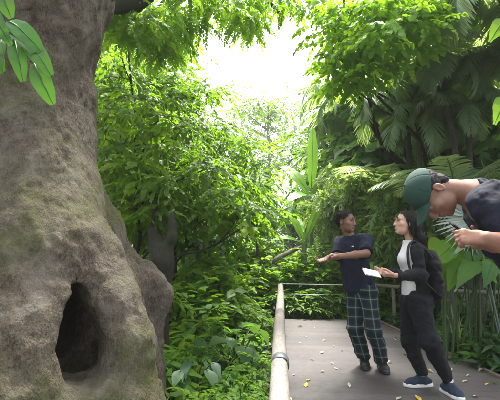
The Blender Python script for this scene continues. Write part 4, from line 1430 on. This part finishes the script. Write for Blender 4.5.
def hand(fl, wrist, d, pn, lat, L=.185, curl=(25, 30, 30, 35), spread=6, thumb=(.5, .75, .25), k=.006):
    """d along the hand, pn = the way the palm faces, lat = towards the thumb side"""
    d = nrm(d); pn = nrm(np.asarray(pn, float) - d * np.dot(pn, d)); lat = nrm(np.asarray(lat, float) - d * np.dot(lat, d) - pn * np.dot(lat, pn))
    s = L / .185
    w = np.asarray(wrist, float)
    kn = w + d * .088 * s
    for o in (-.022, 0, .022):
        fl.cone(w + d * .018 * s + lat * o * .7 * s, kn + lat * o * s, .0155 * s, .0135 * s, .012, flat=pn, ratio=.85)
    for i, (o, ln) in enumerate(zip((.030, .0105, -.0095, -.028), (.072, .080, .074, .058))):
        a = kn + lat * o * s - d * abs(o) * .12 * s
        sp = math.radians(spread) * (1.5 - i)
        dd = nrm(d * math.cos(sp) + lat * math.sin(sp))
        ang = 0; c = math.radians(curl[i])
        r = .0092 * s * (1 if i < 3 else .88)
        for q, fr in enumerate((.45, .31, .24)):
            ang += c * (1, 1.15, .8)[q]
            b = a + (dd * math.cos(ang) + pn * math.sin(ang)) * ln * fr * s
            fl.cone(a, b, r, r * .9, k if q else .010); a = b; r *= .9
    t0 = w + d * .028 * s + lat * .024 * s + pn * .006 * s
    td = nrm(d * thumb[0] + lat * thumb[1] + pn * thumb[2])
    t1 = t0 + td * .040 * s; td2 = nrm(td + d * .5 - lat * .1 + pn * .15); t2 = t1 + td2 * .032 * s; t3 = t2 + nrm(td2 + d * .3) * .026 * s
    fl.cone(t0, t1, .0145 * s, .0115 * s, .012); fl.cone(t1, t2, .0108 * s, .0098 * s, k); fl.cone(t2, t3, .0098 * s, .0085 * s, k)


def merge(fl, other, k=0.0):
    a, b = fl.f, other.f
    if k > 0:
        h = np.maximum(k - np.abs(a - b), 0) / k
        fl.f = np.minimum(a, b) - h * h * k * .25
    else: fl.f = np.minimum(a, b)


def strands(name, fl, mat, parent, off, flow, n, L, w, curl=0.0, seed=1, lift=.15):
    """hair body with fine locks lying on it"""
    V, Q = fl.mesh()
    rng = np.random.default_rng(seed)
    g = Geo(); g.add(V, Q)
    tri = V[Q[:, 1]] - V[Q[:, 0]]; tr2 = V[Q[:, 3]] - V[Q[:, 0]]
    N = nrm(np.cross(tri, tr2))
    pick = rng.integers(0, len(Q), n)
    p = V[Q[pick]].mean(1); nn = N[pick]
    fd = np.asarray(flow(p)); fd = fd - nn * (fd * nn).sum(-1, keepdims=True) + rng.normal(size=(n, 3)) * (.18 + curl)
    fd = nrm(fd); sd = np.cross(fd, nn)
    k = 5
    for i in range(n):
        t = np.linspace(0, 1, k)[:, None]
        ll = L * rng.uniform(.6, 1.3)
        if curl:
            a = t * 4.5 * rng.uniform(.7, 1.2)
            c = p[i] + (fd[i] * np.sin(a) + nn[i] * (1 - np.cos(a)) * .9 + sd[i] * t * .6) * ll * .35
        else:
            c = p[i] + fd[i] * ll * t + nn[i] * (lift * ll * np.sin(t * 2.6) * rng.uniform(.2, 1)) - np.array([0, 0, 1.0]) * (.25 * ll * t * t)
        ww = w * np.array([.6, 1, .9, .6, .1])[:, None]
        VV = np.stack([c - sd[i] * ww, c + nn[i] * ww * .5, c + sd[i] * ww], 1).reshape(-1, 3)
        g.add(VV, [[r * 3 + j, r * 3 + j + 1, r * 3 + j + 4, r * 3 + j + 3] for r in range(k - 1) for j in range(2)])
    V, Q, t_ = g.tpl()
    return mesh_np(name, V - off, Q, mat, parent)


def like(fl):
    o = Field.__new__(Field); o.lo = fl.lo; o.h = fl.h; o.n = fl.n; o.f = np.full(fl.n, 9.0, np.float32)
    return o


def tube_cut(fl, a, b, ra, rb, mid=None, k=.02, flare=None):
    """a sleeve or trouser leg from a to b cut square at b, merged into fl"""
    o = like(fl)
    a = np.asarray(a, float); b = np.asarray(b, float)
    if mid is None: o.cone(a, b + nrm(b - a) * .06, ra, rb, 0); dn = b - a
    else:
        mid, rm = np.asarray(mid[0], float), mid[1]
        o.cone(a, mid, ra, rm, .03); o.cone(mid, b + nrm(b - mid) * .06, rm, rb, .05); dn = b - mid
    o.cut(b, dn)
    merge(fl, o, k)


def fin(fl, name, mat, parent, off, **kw):
    V, Q = fl.mesh()
    return mesh_np(name, V - off, Q, mat, parent, **kw), V


def shoe(parent, ankle, toe_dir, off, mat, solem, L=.26, high=.0, h=.0035, solh=.022):
    """ankle above the ground at z = 0; toe_dir horizontal"""
    d = nrm([toe_dir[0], toe_dir[1], 0]); lat = np.array([-d[1], d[0], 0])
    c = np.array([ankle[0], ankle[1], 0.0])
    heel, ball, toe = c - d * .055, c + d * .105, c + d * (L - .10)
    lo = np.minimum(heel, toe) - .09; hi = np.maximum(heel, toe) + .09; lo[2] = -.02; hi[2] = .2 + high
    f = Field(lo, hi, h)
    f.cone(heel + (0, 0, .045), ball + (0, 0, .035), .036, .044, .03, flat=np.array([0, 0, 1.0]), ratio=.85)
    f.cone(ball + (0, 0, .033), toe + (0, 0, .026), .044, .032, .03, flat=np.array([0, 0, 1.0]), ratio=.7)
    f.cone(c + (0, 0, .05), np.array([ankle[0], ankle[1], .105 + high]), .042, .043, .04)
    f.cone(c + d * .02 + (0, 0, .07), ball + (0, 0, .045), .035, .03, .03)
    f.cut((0, 0, .105 + high), (0, 0, 1)); f.cut((0, 0, solh - .004), (0, 0, -1))
    f.noise(.0025, 40, 2)
    so_, _ = fin(f, 'shoe', mat, parent, off)
    f = Field(lo, hi, h)
    f.cone(heel + (0, 0, .012), ball + (0, 0, .012), .042, .051, .02); f.cone(ball + (0, 0, .012), toe + (0, 0, .016), .051, .037, .02)
    f.cut((0, 0, solh), (0, 0, 1)); f.cut((0, 0, .001), (0, 0, -1))
    V, Q = f.mesh(); mesh_np('sole', V - off, Q, solem, so_)
    # laces
    g = Geo()
    for t in (.25, .45, .65):
        p = c + d * (.02 + .085 * t)
        z = .094 - .03 * t
        g.tube(curve(p + lat * .026 + (0, 0, z - .006), p + (0, 0, z + .016), p - lat * .026 + (0, 0, z - .006), 7), .0028, 5)
    V, Q, tt = g.tpl(); mesh_np('laces', V - off, Q, mat if solem is not SOLE else SOLE, so_)
    return so_


def bounds(js, m=.22):
    a = np.array(js); return a.min(0) - m, a.max(0) + m


# ------------------------------------------------------------------ man in plaid trousers
def plaid_man():
    hd = P(346.8, 221.5, 4.536); nk = P(351, 237, 4.590)
    SL, SR = P(365.5, 240, 4.450), P(340, 241.5, 4.698)
    EL, ER = P(366, 253.5, 4.246), P(337, 256, 4.515)
    WL, WR = P(338.5, 256.5, 4.117), P(327, 258.5, 4.321)
    HL, HR = P(368, 293, 4.515), P(354.5, 293, 4.622)
    KL, KR = P(373.5, 330, 4.440), P(355.5, 329, 4.547)
    AL, AR = G(377.2, 4.515, .085), G(360.3, 4.633, .085)
    f = nrm([-.55, -.83, 0]); lt = np.array([.83, -.55, 0])
    chest = (SL + SR) / 2 + np.array([0, 0, -.12]); pel = (HL + HR) / 2 + np.array([0, 0, .05])
    base = np.array([pel[0], pel[1], 0.0])
    t = empty('person', base, 0, 'man in navy shirt and plaid trousers reaching out both hands as he looks aside', 'person')
    R = orient([.62, -.74, -.03]); s = 1.04
    lo, hi = bounds([hd, nk, SL, SR, EL, ER, WL, WR, AL, AR, G(318, 4.192, .8)], .12); lo[2] = -.02
    fl = Field(lo, hi, .0046)
    fl.cone(pel, chest + (0, 0, .0), .115, .125, .05, flat=f, ratio=.72)
    fl.cone(chest + (0, 0, .06) - lt * .07, chest + (0, 0, .06) + lt * .07, .095, .095, .06, flat=f, ratio=.85)
    fl.cone(SL - (0, 0, .02), SR - (0, 0, .02), .055, .055, .06)
    fl.cone(nk - (0, 0, .03), hd + R @ np.array([0, -.03, -.05]), .056, .052, .04)
    for S_, E_, W_ in ((SL, EL, WL), (SR, ER, WR)):
        fl.cone(S_, E_, .05, .042, .03); fl.cone(E_, E_ * .6 + W_ * .4, .042, .041, .02); fl.cone(E_ * .6 + W_ * .4, W_, .041, .027, .02)
    for H_, K_, A_ in ((HL, KL, AL), (HR, KR, AR)):
        fl.cone(H_, K_, .085, .055, .05); fl.cone(K_, A_, .055, .030, .03); fl.cone(A_, A_ + np.array([-.0, -.08, -.05]), .028, .020, .03)
    head(fl, hd, R, s)
    hand(fl, WL, [-1, -.25, .05], [-.05, -.35, -.95], [.0, -.9, .35], curl=(22, 30, 36, 42), thumb=(.7, .55, .3))
    hand(fl, WR, [-.88, -.35, -.28], [.1, -.3, 1], [-.1, -.95, .1], curl=(14, 18, 22, 28), spread=9, thumb=(.5, .8, .2))
    V, Q = fl.mesh()
    mesh_np('body', V - base, Q, SKIN1, t, head_tint(V, hd, R, s, True))
    eyes(t, hd, R, s, base)
    # hair: short, curly, brushed back
    h = Field(hd - .15, hd + .15, .0036)
    h.ell(hd + R @ np.array([0, -.024, .042]), np.array([.083, .100, .086]), R, 0)
    h.ell(hd + R @ np.array([0, -.085, .0]), np.array([.062, .042, .055]), R, .02)
    h.cut(hd + R @ np.array([0, .058, .06]), R @ np.array([0, .75, -.5]), .01)
    h.cut(hd + R @ np.array([0, -.02, -.012]), R @ np.array([0, .62, -.78]), .01)
    h.noise(.007, 55, 2, band=.02)
    strands('hair', h, HAIRG, t, base, lambda p: (R @ np.array([0, -1, .25])) + 0 * p, 1500, .022, .0016, .35, 3)
    # shirt
    c = Field(*bounds([SL, SR, pel - (0, 0, .1), EL, ER, nk], .16), .0055)
    hem = pel - (0, 0, .03)
    c.cone(hem - (0, 0, .08), chest, .178, .150, .05, flat=f, ratio=.86)
    c.cone(chest + (0, 0, .05) - lt * .075, chest + (0, 0, .05) + lt * .075, .112, .112, .06, flat=f, ratio=.9)
    c.cone(SL - (0, 0, .022), SR - (0, 0, .022), .066, .066, .06)
    tube_cut(c, SL, SL + (EL - SL) * .92, .070, .078, k=.05); tube_cut(c, SR, SR + (ER - SR) * .92, .068, .076, k=.05)
    c.noise(.014, 9, 3, (1, 1, .45)); c.noise(.008, 20, 2, (1.2, 1.2, .8))
    c.cut(hem, (.04, 0, -1))
    c.ell(nk + (0, 0, .045) + f * .008, np.array([.064, .064, .045]), None, .01, True)
    fin(c, 'shirt', NAVY, t, base)
    cl = Geo(); th = np.linspace(0, 2 * np.pi, 25)
    cl.tube(nk + np.stack([.064 * np.cos(th), .064 * np.sin(th), .004 - .012 * np.cos(th - math.atan2(f[1], f[0]))], -1), .009, 8)
    cl.build('collar', NAVY, t, offset=base)
    g = Geo(); lp = chest + f * .118 + lt * .055 + np.array([0, 0, .055])
    g.add([lp + lt * a + np.array([0, 0, b]) + f * .012 for a, b in ((-.012, -.006), (.012, -.006), (.014, .008), (-.010, .008))], [[0, 1, 2, 3]])
    g.build('chest_logo', WHITEC, t, offset=base)
    # trousers
    c = Field(*bounds([HL, HR, KL, KR, AL, AR, pel + (0, 0, .1)], .15), .0055)
    c.cone(HL + (0, 0, .03), HR + (0, 0, .03), .118, .118, .06); c.cone(pel, pel + (0, 0, .06), .145, .14, .05, flat=f, ratio=.8)
    c.cut(pel + (0, 0, .05), (0, 0, 1))
    tube_cut(c, HL, AL + (0, 0, .0), .112, .070, (KL, .086), .02); tube_cut(c, HR, AR + (0, 0, .0), .112, .070, (KR, .086), .02)
    c.noise(.013, 8, 3, (1, 1, .5)); c.noise(.007, 18, 2, (1, 1, 1.2))
    V, Q = c.mesh()
    lx = np.stack([np.interp(V[:, 2], [AL[2], KL[2], HL[2]], [q[i] for q in (AL, KL, HL)]) for i in (0, 1)], -1)
    rx = np.stack([np.interp(V[:, 2], [AR[2], KR[2], HR[2]], [q[i] for q in (AR, KR, HR)]) for i in (0, 1)], -1)
    dl, dr = np.linalg.norm(V[:, :2] - lx, axis=1), np.linalg.norm(V[:, :2] - rx, axis=1)
    d = np.where((dl < dr)[:, None], V[:, :2] - lx, V[:, :2] - rx)
    u = np.arctan2(d @ lt[:2], d @ f[:2]) * .085
    mesh_np('trousers', V - base, Q, PLAID, t, None, True, {'plaid': np.stack([u, 0 * u, V[:, 2]], -1)})
    shoe(t, AL, [.0, -1], base, BOOT, BOOT, .265, .05); shoe(t, AR, [-.12, -1], base, BOOT, BOOT, .265, .05)


plaid_man()


# ------------------------------------------------------------------ woman with the brochure
def brochure_woman():
    hd = P(405.5, 223, 3.939); nk = P(411, 241, 3.971)
    SL, SR = P(416.5, 249, 3.786), P(408, 248, 4.134)
    EL, ER = P(421, 276, 3.721), P(405, 275, 4.047)
    WL, WR = P(394.5, 275.5, 3.656), P(386, 273, 3.830)
    HL, HR = P(418, 302, 3.852), P(413, 302, 4.026)
    KL, KR = P(429.5, 341, 3.764), P(409, 340, 4.026)
    AL, AR = G(440, 3.82, .085), G(415.5, 4.004, .085)
    f = nrm([-.94, -.34, 0]); lt = np.array([.34, -.94, 0])
    chest = (SL + SR) / 2 - np.array([0, 0, .11]); pel = (HL + HR) / 2 + np.array([0, 0, .05])
    base = np.array([pel[0], pel[1], 0.0])
    t = empty('person', base, 0, 'woman in black jacket over a white top holding a folded paper', 'person')
    R = orient([-.95, -.22, .16]); s = 1.02
    lo, hi = bounds([hd, nk, SL, SR, EL, ER, WL, WR, AL, AR, P(374, 272, 3.699), P(430, 250, 3.917)], .12); lo[2] = -.02
    fl = Field(lo, hi, .0044)
    fl.cone(pel, chest, .105, .105, .06, flat=f, ratio=.78)
    fl.cone(chest + (0, 0, .04) - lt * .06, chest + (0, 0, .04) + lt * .06, .085, .085, .06, flat=f, ratio=.85)
    fl.cone(SL - (0, 0, .015), SR - (0, 0, .015), .045, .045, .05)
    fl.cone(nk - (0, 0, .03), hd + R @ np.array([0, -.03, -.05]), .046, .044, .03)
    for S_, E_, W_ in ((SL, EL, WL), (SR, ER, WR)):
        fl.cone(S_, E_, .042, .036, .03); fl.cone(E_, W_, .036, .023, .02)
    for H_, K_, A_ in ((HL, KL, AL), (HR, KR, AR)):
        fl.cone(H_, K_, .082, .052, .05); fl.cone(K_, A_, .052, .033, .03)
    fl.cone(AL, AL + np.array([.03, -.08, -.05]), .030, .020, .03); fl.cone(AR, AR + np.array([-.08, -.02, -.05]), .030, .020, .03)
    head(fl, hd, R, s, True)
    hand(fl, WL, [-1, -.05, .08], [.1, .55, .75], [0, -.2, 1], L=.17, curl=(30, 34, 36, 40), thumb=(.8, .35, .35))
    hand(fl, WR, [-1, -.25, .05], [.1, -.5, .8], [0, .3, 1], L=.17, curl=(28, 32, 36, 40), thumb=(.8, .35, .35))
    V, Q = fl.mesh()
    mesh_np('body', V - base, Q, SKIN2, t, head_tint(V, hd, R, s))
    eyes(t, hd, R, s, base)
    # hair to the shoulders
    h = Field(hd - .24, hd + .24, .0042)
    h.ell(hd + R @ np.array([0, -.026, .040]), np.array([.082, .102, .086]), R, 0)
    h.ell(hd + R @ np.array([0, -.080, -.03]), np.array([.070, .055, .09]), R, .03)
    for x in (-1, 0, 1):
        h.cone(hd + R @ np.array([x * .058, -.055, .02]), P(418.5, 238, 3.939) + lt * x * .055, .042, .034, .03)
        h.cone(hd + R @ np.array([x * .066, -.02, .02]), hd + R @ np.array([x * .068, -.035, -.09]), .026, .018, .02)
    h.cut(hd + R @ np.array([0, .058, .062]), R @ np.array([0, .8, -.42]), .01, hd + np.array([-.2, -.2, -.24]), hd + .24)
    h.noise(.006, 30, 3, (1.5, 1.5, .4), .02)
    strands('hair', h, HAIR, t, base, lambda p: R @ np.array([0, -.75, .1]) * np.clip((p[:, 2:] - hd[2]) * 12 + .4, 0, 1) + np.array([.15, 0, -1.0]) * np.clip(.9 - (p[:, 2:] - hd[2]) * 10, 0, 1), 1700, .05, .0017, 0, 4)
    # glasses
    g = Geo(); th = np.linspace(0, 2 * np.pi, 21)
    for x in (-1, 1):
        g.tube(np.array([hd + R @ (np.array([x * .033 + .022 * math.cos(a), .113 - abs(.022 * math.cos(a) * .15), .012 + .018 * math.sin(a)]) * s) for a in th]), .0022, 5)
        g.tube(np.array([hd + R @ (np.array(p) * s) for p in ((x * .056, .108, .016), (x * .074, .06, .014), (x * .079, -.01, .012))]), .0016, 5)
    g.tube(np.array([hd + R @ (np.array(p) * s) for p in ((-.011, .114, .014), (0, .117, .016), (.011, .114, .014))]), .0016, 5)
    g.build('glasses', BOOT, t, offset=base)
    # white top
    c = Field(*bounds([SL, SR, pel - (0, 0, .06), nk], .15), .005)
    c.cone(pel - (0, 0, .06), chest, .128, .122, .06, flat=f, ratio=.84); c.ell(chest + f * .045 + (0, 0, .0), np.array([.085, .10, .075]), orient(f), .05)
    c.cone(SL - (0, 0, .03), SR - (0, 0, .03), .055, .055, .05); c.cone(chest + (0, 0, .03) + f * .02, nk - (0, 0, .02) + f * .02, .10, .06, .05)
    c.cut(pel + (0, 0, .0), (0, 0, -1)); c.noise(.006, 14, 3, (1, 1, .5))
    c.ell(nk + (0, 0, .035) + f * .02, np.array([.056, .056, .05]), None, .01, True)
    fin(c, 'top', WHITEC, t, base)
    # jacket, open at the front
    c = Field(*bounds([SL, SR, pel - (0, 0, .1), EL, ER, WL, WR, nk], .14), .005)
    c.cone(pel - (0, 0, .14), chest, .172, .148, .06, flat=f, ratio=.9)
    c.cone(chest + (0, 0, .04) - lt * .07, chest + (0, 0, .04) + lt * .07, .105, .105, .06)
    c.cone(SL - (0, 0, .02), SR - (0, 0, .02), .062, .062, .06)
    c.cut(chest + f * .078, f + np.array([0, 0, .0]), .02); 
    tube_cut(c, SL, WL + (EL - WL) * .10, .062, .040, (EL, .054), .03); tube_cut(c, SR, WR + (ER - WR) * .10, .060, .040, (ER, .052), .03)
    c.cone(nk + lt * .055 - (0, 0, .01), nk - lt * .055 - (0, 0, .01), .045, .045, .03)
    c.ell(nk + (0, 0, .045) + f * .035, np.array([.062, .062, .075]), None, .01, True)
    c.noise(.012, 11, 3, (1, 1, .6)); c.noise(.008, 20, 2); c.cut(pel - (0, 0, .085), (-.1, 0, -1))
    fin(c, 'jacket', BLACKC, t, base)
    # trousers
    c = Field(*bounds([HL, HR, KL, KR, AL, AR, pel + (0, 0, .1)], .15), .005)
    c.cone(HL + (0, 0, .02), HR + (0, 0, .02), .112, .112, .06); c.cone(pel - (0, 0, .02), pel + (0, 0, .06), .135, .125, .05, flat=f, ratio=.85)
    c.ell(pel - f * .05 - (0, 0, .05), np.array([.115, .10, .11]), orient(f), .05); c.cut(pel + (0, 0, .01), (0, 0, 1))
    tube_cut(c, HL, AL + (0, 0, .025), .106, .050, (KL, .082), .03); tube_cut(c, HR, AR + (0, 0, .025), .106, .050, (KR, .080), .03)
    c.noise(.012, 9, 3, (1, 1, .8)); c.noise(.007, 18, 2, (1, 1, 1.3))
    fin(c, 'trousers', BLACKC, t, base)
    for A_, dr in ((AL, [.28, -1]), (AR, [-1, -.12])):
        g = Geo(); g.tube([A_ + (0, 0, -.02), A_ + (0, 0, .02), A_ + (0, 0, .05)], .043, 12); g.build('sock', WHITEC, t, offset=base)
        shoe(t, A_, dr, base, TEALS, SOLE, .25, 0, .0035, .034)
    # backpack, worn on the back
    bc = P(432, 276, 3.873)
    bpk = empty('backpack', bc, 0, 'black backpack hanging on the back of the woman in the jacket', 'backpack')
    R2 = orient(f)
    b = Field(bc - .32, bc + .32, .006)
    b.cone(bc + (0, 0, .10), bc - (0, 0, .10), .11, .128, .05, flat=f, ratio=.44)
    b.ell(bc - f * .04 - (0, 0, .07), np.array([.095, .05, .085]), R2, .02)
    b.cone(bc + (0, 0, .17), bc + (0, 0, .12), .06, .1, .05, flat=f, ratio=.7)
    b.noise(.008, 12, 3)
    fin(b, 'bag_body', BAGM, bpk, bc)
    for q, S_ in ((1, SL), (-1, SR)):
        g = Geo(); p0 = bc + lt * q * .075 + f * .05 + np.array([0, 0, .17]); p3 = bc + lt * q * .09 + f * .05 - np.array([0, 0, .14])
        sh = S_ * .75 + nk * .25 + np.array([0, 0, .052]); fr = S_ + f * .105 - np.array([0, 0, .10]) + lt * q * .01; un = S_ + f * .075 + lt * q * .055 - np.array([0, 0, .24])
        pts = np.vstack([curve(p0, (p0 + sh) / 2 + (0, 0, .05), sh, 6), curve(sh, sh + f * .10, fr, 7)[1:], curve(fr, fr - (0, 0, .09), un, 6)[1:], curve(un, (un + p3) / 2 + lt * q * .03, p3, 6)[1:]])
        g.tube(pts, .012, 7); g.build('strap', BAGM, bpk, offset=bc)
    # folded paper
    pc = P(372, 272.5, 3.677)
    g = Geo(); u = nrm([-1, -.2, .22]); v = nrm(np.cross(u, [.1, -.5, .9])); n = np.cross(u, v)
    for sgn in (0, 1):
        o = n * .003 * sgn
        uu = u if sgn == 0 else nrm(u + n * .10)
        p = [pc + u * (-.075) + v * .055 + o, pc + uu * .075 + v * .055 + o, pc + uu * .075 - v * .055 + o, pc - u * .075 - v * .055 + o]
        p += [q + n * .0012 for q in p]
        g.add(p, [[0, 1, 2, 3], [7, 6, 5, 4], [0, 4, 5, 1], [1, 5, 6, 2], [2, 6, 7, 3], [3, 7, 4, 0]])
    o = g.build('paper', PAPER, smooth=False)
    tag(o, 'folded white paper in the hands of the woman in the jacket', 'paper')


brochure_woman()


# ------------------------------------------------------------------ man in the green cap
def cap_man():
    hd = P(431, 194, 2.0)
    R = orient([-.22, -.16, -.96], [-.97, -.04, .2]); s = 1.02
    nk = P(473, 194, 2.02)
    SL, SR = P(489, 203, 1.83), P(484, 204, 2.2)
    EL, ER = P(517, 247, 1.72), P(512, 250, 2.15)
    WL, WR = P(487, 238.5, 1.70), P(488, 244, 1.90)
    pel = P(572, 300, 2.02); pel[2] = .98
    lt = np.array([.03, -1, 0]); ax = nrm((SL + SR) / 2 - pel); f = nrm(np.cross(ax, lt))
    f = f if f[0] < 0 else -f
    HL, HR = pel + lt * .09 - (0, 0, .05), pel - lt * .09 - (0, 0, .05)
    base = np.array([pel[0], pel[1], 0])
    AL, AR = base + lt * .12 + (0, 0, .085), base - lt * .13 + (.05, 0, .085)
    KL, KR = (HL + AL) / 2 + (-.03, 0, .02), (HR + AR) / 2 + (-.03, 0, .02)
    chest = (SL + SR) / 2 * .78 + pel * .22
    t = empty('person', base, 0, 'man in a dark green cap bowing his head over a phone', 'person')
    lo, hi = bounds([hd, nk, SL, SR, EL, ER, WL, WR, P(455, 236, 1.75), HL, HR, AL, AR], .13); lo[2] = -.02
    fl = Field(lo, hi, .0042)
    fl.cone(pel, chest, .12, .135, .06, flat=f, ratio=.75); fl.cone(SL, SR, .065, .065, .07)
    fl.cone((SL + SR) / 2, nk, .09, .062, .06)
    fl.cone(nk + (.03, 0, 0), hd + R @ np.array([0, -.035, -.045]), .064, .056, .04)
    for S_, E_, W_ in ((SL, EL, WL), (SR, ER, WR)):
        fl.cone(S_, E_, .056, .047, .03); fl.cone(E_, E_ * .6 + W_ * .4, .047, .044, .02); fl.cone(E_ * .6 + W_ * .4, W_, .044, .031, .02)
    for H_, K_, A_ in ((HL, KL, AL), (HR, KR, AR)):
        fl.cone(H_, K_, .088, .058, .05); fl.cone(K_, A_, .058, .037, .03); fl.cone(A_, A_ + np.array([-.08, -.01, -.05]), .033, .021, .03)
    head(fl, hd, R, s)
    hand(fl, WL, [-1, .12, .10], [.1, .75, -.35], [-.2, .3, .9], L=.185, curl=(46, 50, 52, 56), spread=3, thumb=(.75, .35, .55))
    hand(fl, WR, [-1, -.35, .12], [.1, -.8, .3], [0, .2, .95], L=.185, curl=(38, 42, 46, 50), spread=3, thumb=(.75, .4, .4))
    V, Q = fl.mesh()
    mesh_np('body', V - base, Q, SKIN3, t, head_tint(V, hd, R, s, True))
    eyes(t, hd, R, s, base, (0, .8, -.5))
    # short hair below the cap
    h = Field(hd - .15, hd + .15, .0034)
    h.ell(hd + R @ np.array([0, -.02, .034]), np.array([.0775, .0975, .085]) * s, R, 0)
    h.ell(hd + R @ np.array([0, -.065, -.03]), np.array([.056, .046, .05]), R, .02)
    h.cut(hd + R @ np.array([0, -.012, -.008]), R @ np.array([0, .80, -.6]), .008)
    h.noise(.003, 90, 2, band=.015)
    strands('hair', h, HAIR, t, base, lambda p: (R @ np.array([0, -.5, -1])) + 0 * p, 1600, .012, .0009, 0, 5, .3)
    # cap
    cm = R
    c = Field(hd - .22, hd + .22, .0036)
    c.ell(hd + R @ np.array([0, -.016, .046]), np.array([.086, .106, .086]) * s, R, 0)
    c.cut(hd + R @ np.array([0, 0, .034]), R @ np.array([0, -.16, -1]), .004)
    c.ell(hd + R @ np.array([0, -.016, .134]), np.array([.008, .008, .005]), R, .003)
    V, Q = c.mesh(); q = (V - hd) @ R
    # panel seams pressed into the crown
    an = np.arctan2(q[:, 0], q[:, 1] + .016)
    seam = np.abs(((an / (np.pi / 3)) % 1) - .5) * 2
    V = V - nrm(V - (hd + R @ np.array([0, -.016, .03]))) * (.0022 * np.clip((seam - .93) / .07, 0, 1))[:, None]
    cap = mesh_np('cap', V - base, Q, GREENC, t)
    g = Geo()
    rows, cols = 9, 15
    grid = []
    for i in range(rows):
        for j in range(cols):
            a = (j / (cols - 1) - .5) * 2
            r0 = np.array([.074 * math.sin(a * 1.25), .070 + .028 * math.cos(a * 1.25) - .012, .040])
            ln = .088 * (1 - abs(a) ** 2.6) + .004
            p = r0 + np.array([0, 1, -.14]) * ln * i / (rows - 1)
            p[2] += -.030 * (p[0] / .075) ** 2 + .010 + .004
            grid.append(p * s)
    grid = np.array(grid)
    top = hd + grid @ R.T; bot = hd + (grid - np.array([0, 0, .004])) @ R.T
    Qs = []
    for i in range(rows - 1):
        for j in range(cols - 1):
            k = i * cols + j; Qs.append([k, k + 1, k + cols + 1, k + cols])
    nV = rows * cols
    Q2 = Qs + [[x + nV for x in reversed(q_)] for q_ in Qs]
    rim = [i * cols for i in range(rows)] + [(rows - 1) * cols + j for j in range(1, cols)] + [i * cols + cols - 1 for i in range(rows - 2, -1, -1)]
    Q2 += [[a, b, b + nV, a + nV] for a, b in zip(rim[:-1], rim[1:])]
    mesh_np('brim', np.vstack([top, bot]) - base, Q2, GREENC, cap)
    # shirt
    c = Field(*bounds([SL, SR, pel - (0, 0, .1), EL, ER, nk], .17), .005)
    c.cone(pel - ax * .06, chest, .165, .165, .06, flat=f, ratio=.85); c.cone(SL, SR, .085, .085, .07)
    c.cone((SL + SR) / 2, nk + (.02, 0, .0), .115, .078, .06)
    c.cut(nk + (.005, 0, 0), (-1, 0, .10), .006)
    c.cut(pel - ax * .08, -ax)
    tube_cut(c, SL, SL + (EL - SL) * .86, .088, .082, k=.05); tube_cut(c, SR, SR + (ER - SR) * .86, .086, .080, k=.05)
    c.noise(.012, 9, 3); c.noise(.007, 18, 3)
    fin(c, 'shirt', DNAVY, t, base)
    c = Field(*bounds([HL, HR, KL, KR, AL, AR, pel + (0, 0, .1)], .16), .007)
    c.cone(HL + (0, 0, .03), HR + (0, 0, .03), .125, .125, .06); c.cone(pel, pel + ax * .06, .15, .145, .05, flat=f, ratio=.85)
    tube_cut(c, HL, AL + (0, 0, .01), .115, .075, (KL, .092), .02); tube_cut(c, HR, AR + (0, 0, .01), .115, .075, (KR, .092), .02)
    c.noise(.010, 8, 3)
    fin(c, 'trousers', BLACKC, t, base)
    shoe(t, AL, [-1, -.15], base, BOOT, BOOT, .27); shoe(t, AR, [-1, .1], base, BOOT, BOOT, .27)
    # phone in the hands
    pc = P(464, 232, 1.80)
    u = nrm([-.75, -.1, .55]); v = nrm(np.cross(u, [.1, -.35, .9])); n = np.cross(u, v)
    f2 = Field(pc - .11, pc + .11, .003)
    ph = empty('phone', pc, 0, 'black phone held in the hands of the man in the cap', 'phone')
    def slab(a, b, c_, inset, z0, z1):
        g = Geo(); k = []
        for zz, sh in ((z0, inset), (z0 + .001, 0), (z1 - .001, 0), (z1, inset)):
            for x, y in ((-1, -.85), (-.93, -1), (.93, -1), (1, -.85), (1, .85), (.93, 1), (-.93, 1), (-1, .85)):
                k.append(u * (a - sh) * x + v * (b - sh) * y + n * zz)
        Q_ = [[i * 8 + j, i * 8 + (j + 1) % 8, (i + 1) * 8 + (j + 1) % 8, (i + 1) * 8 + j] for i in range(3) for j in range(8)]
        Q_ += [[24, 25, 26, 27], [24, 27, 28, 31], [28, 29, 30, 31], [3, 2, 1, 0], [7, 4, 3, 0], [7, 6, 5, 4]]
        g.add(k, Q_); return g
    slab(.072, .035, 0, .001, -.004, .004).build('phone_case', BAGM, ph, smooth=False)
    slab(.067, .031, 0, .0005, .0045, .0065).build('screen', BLK, ph, smooth=False)


cap_man()
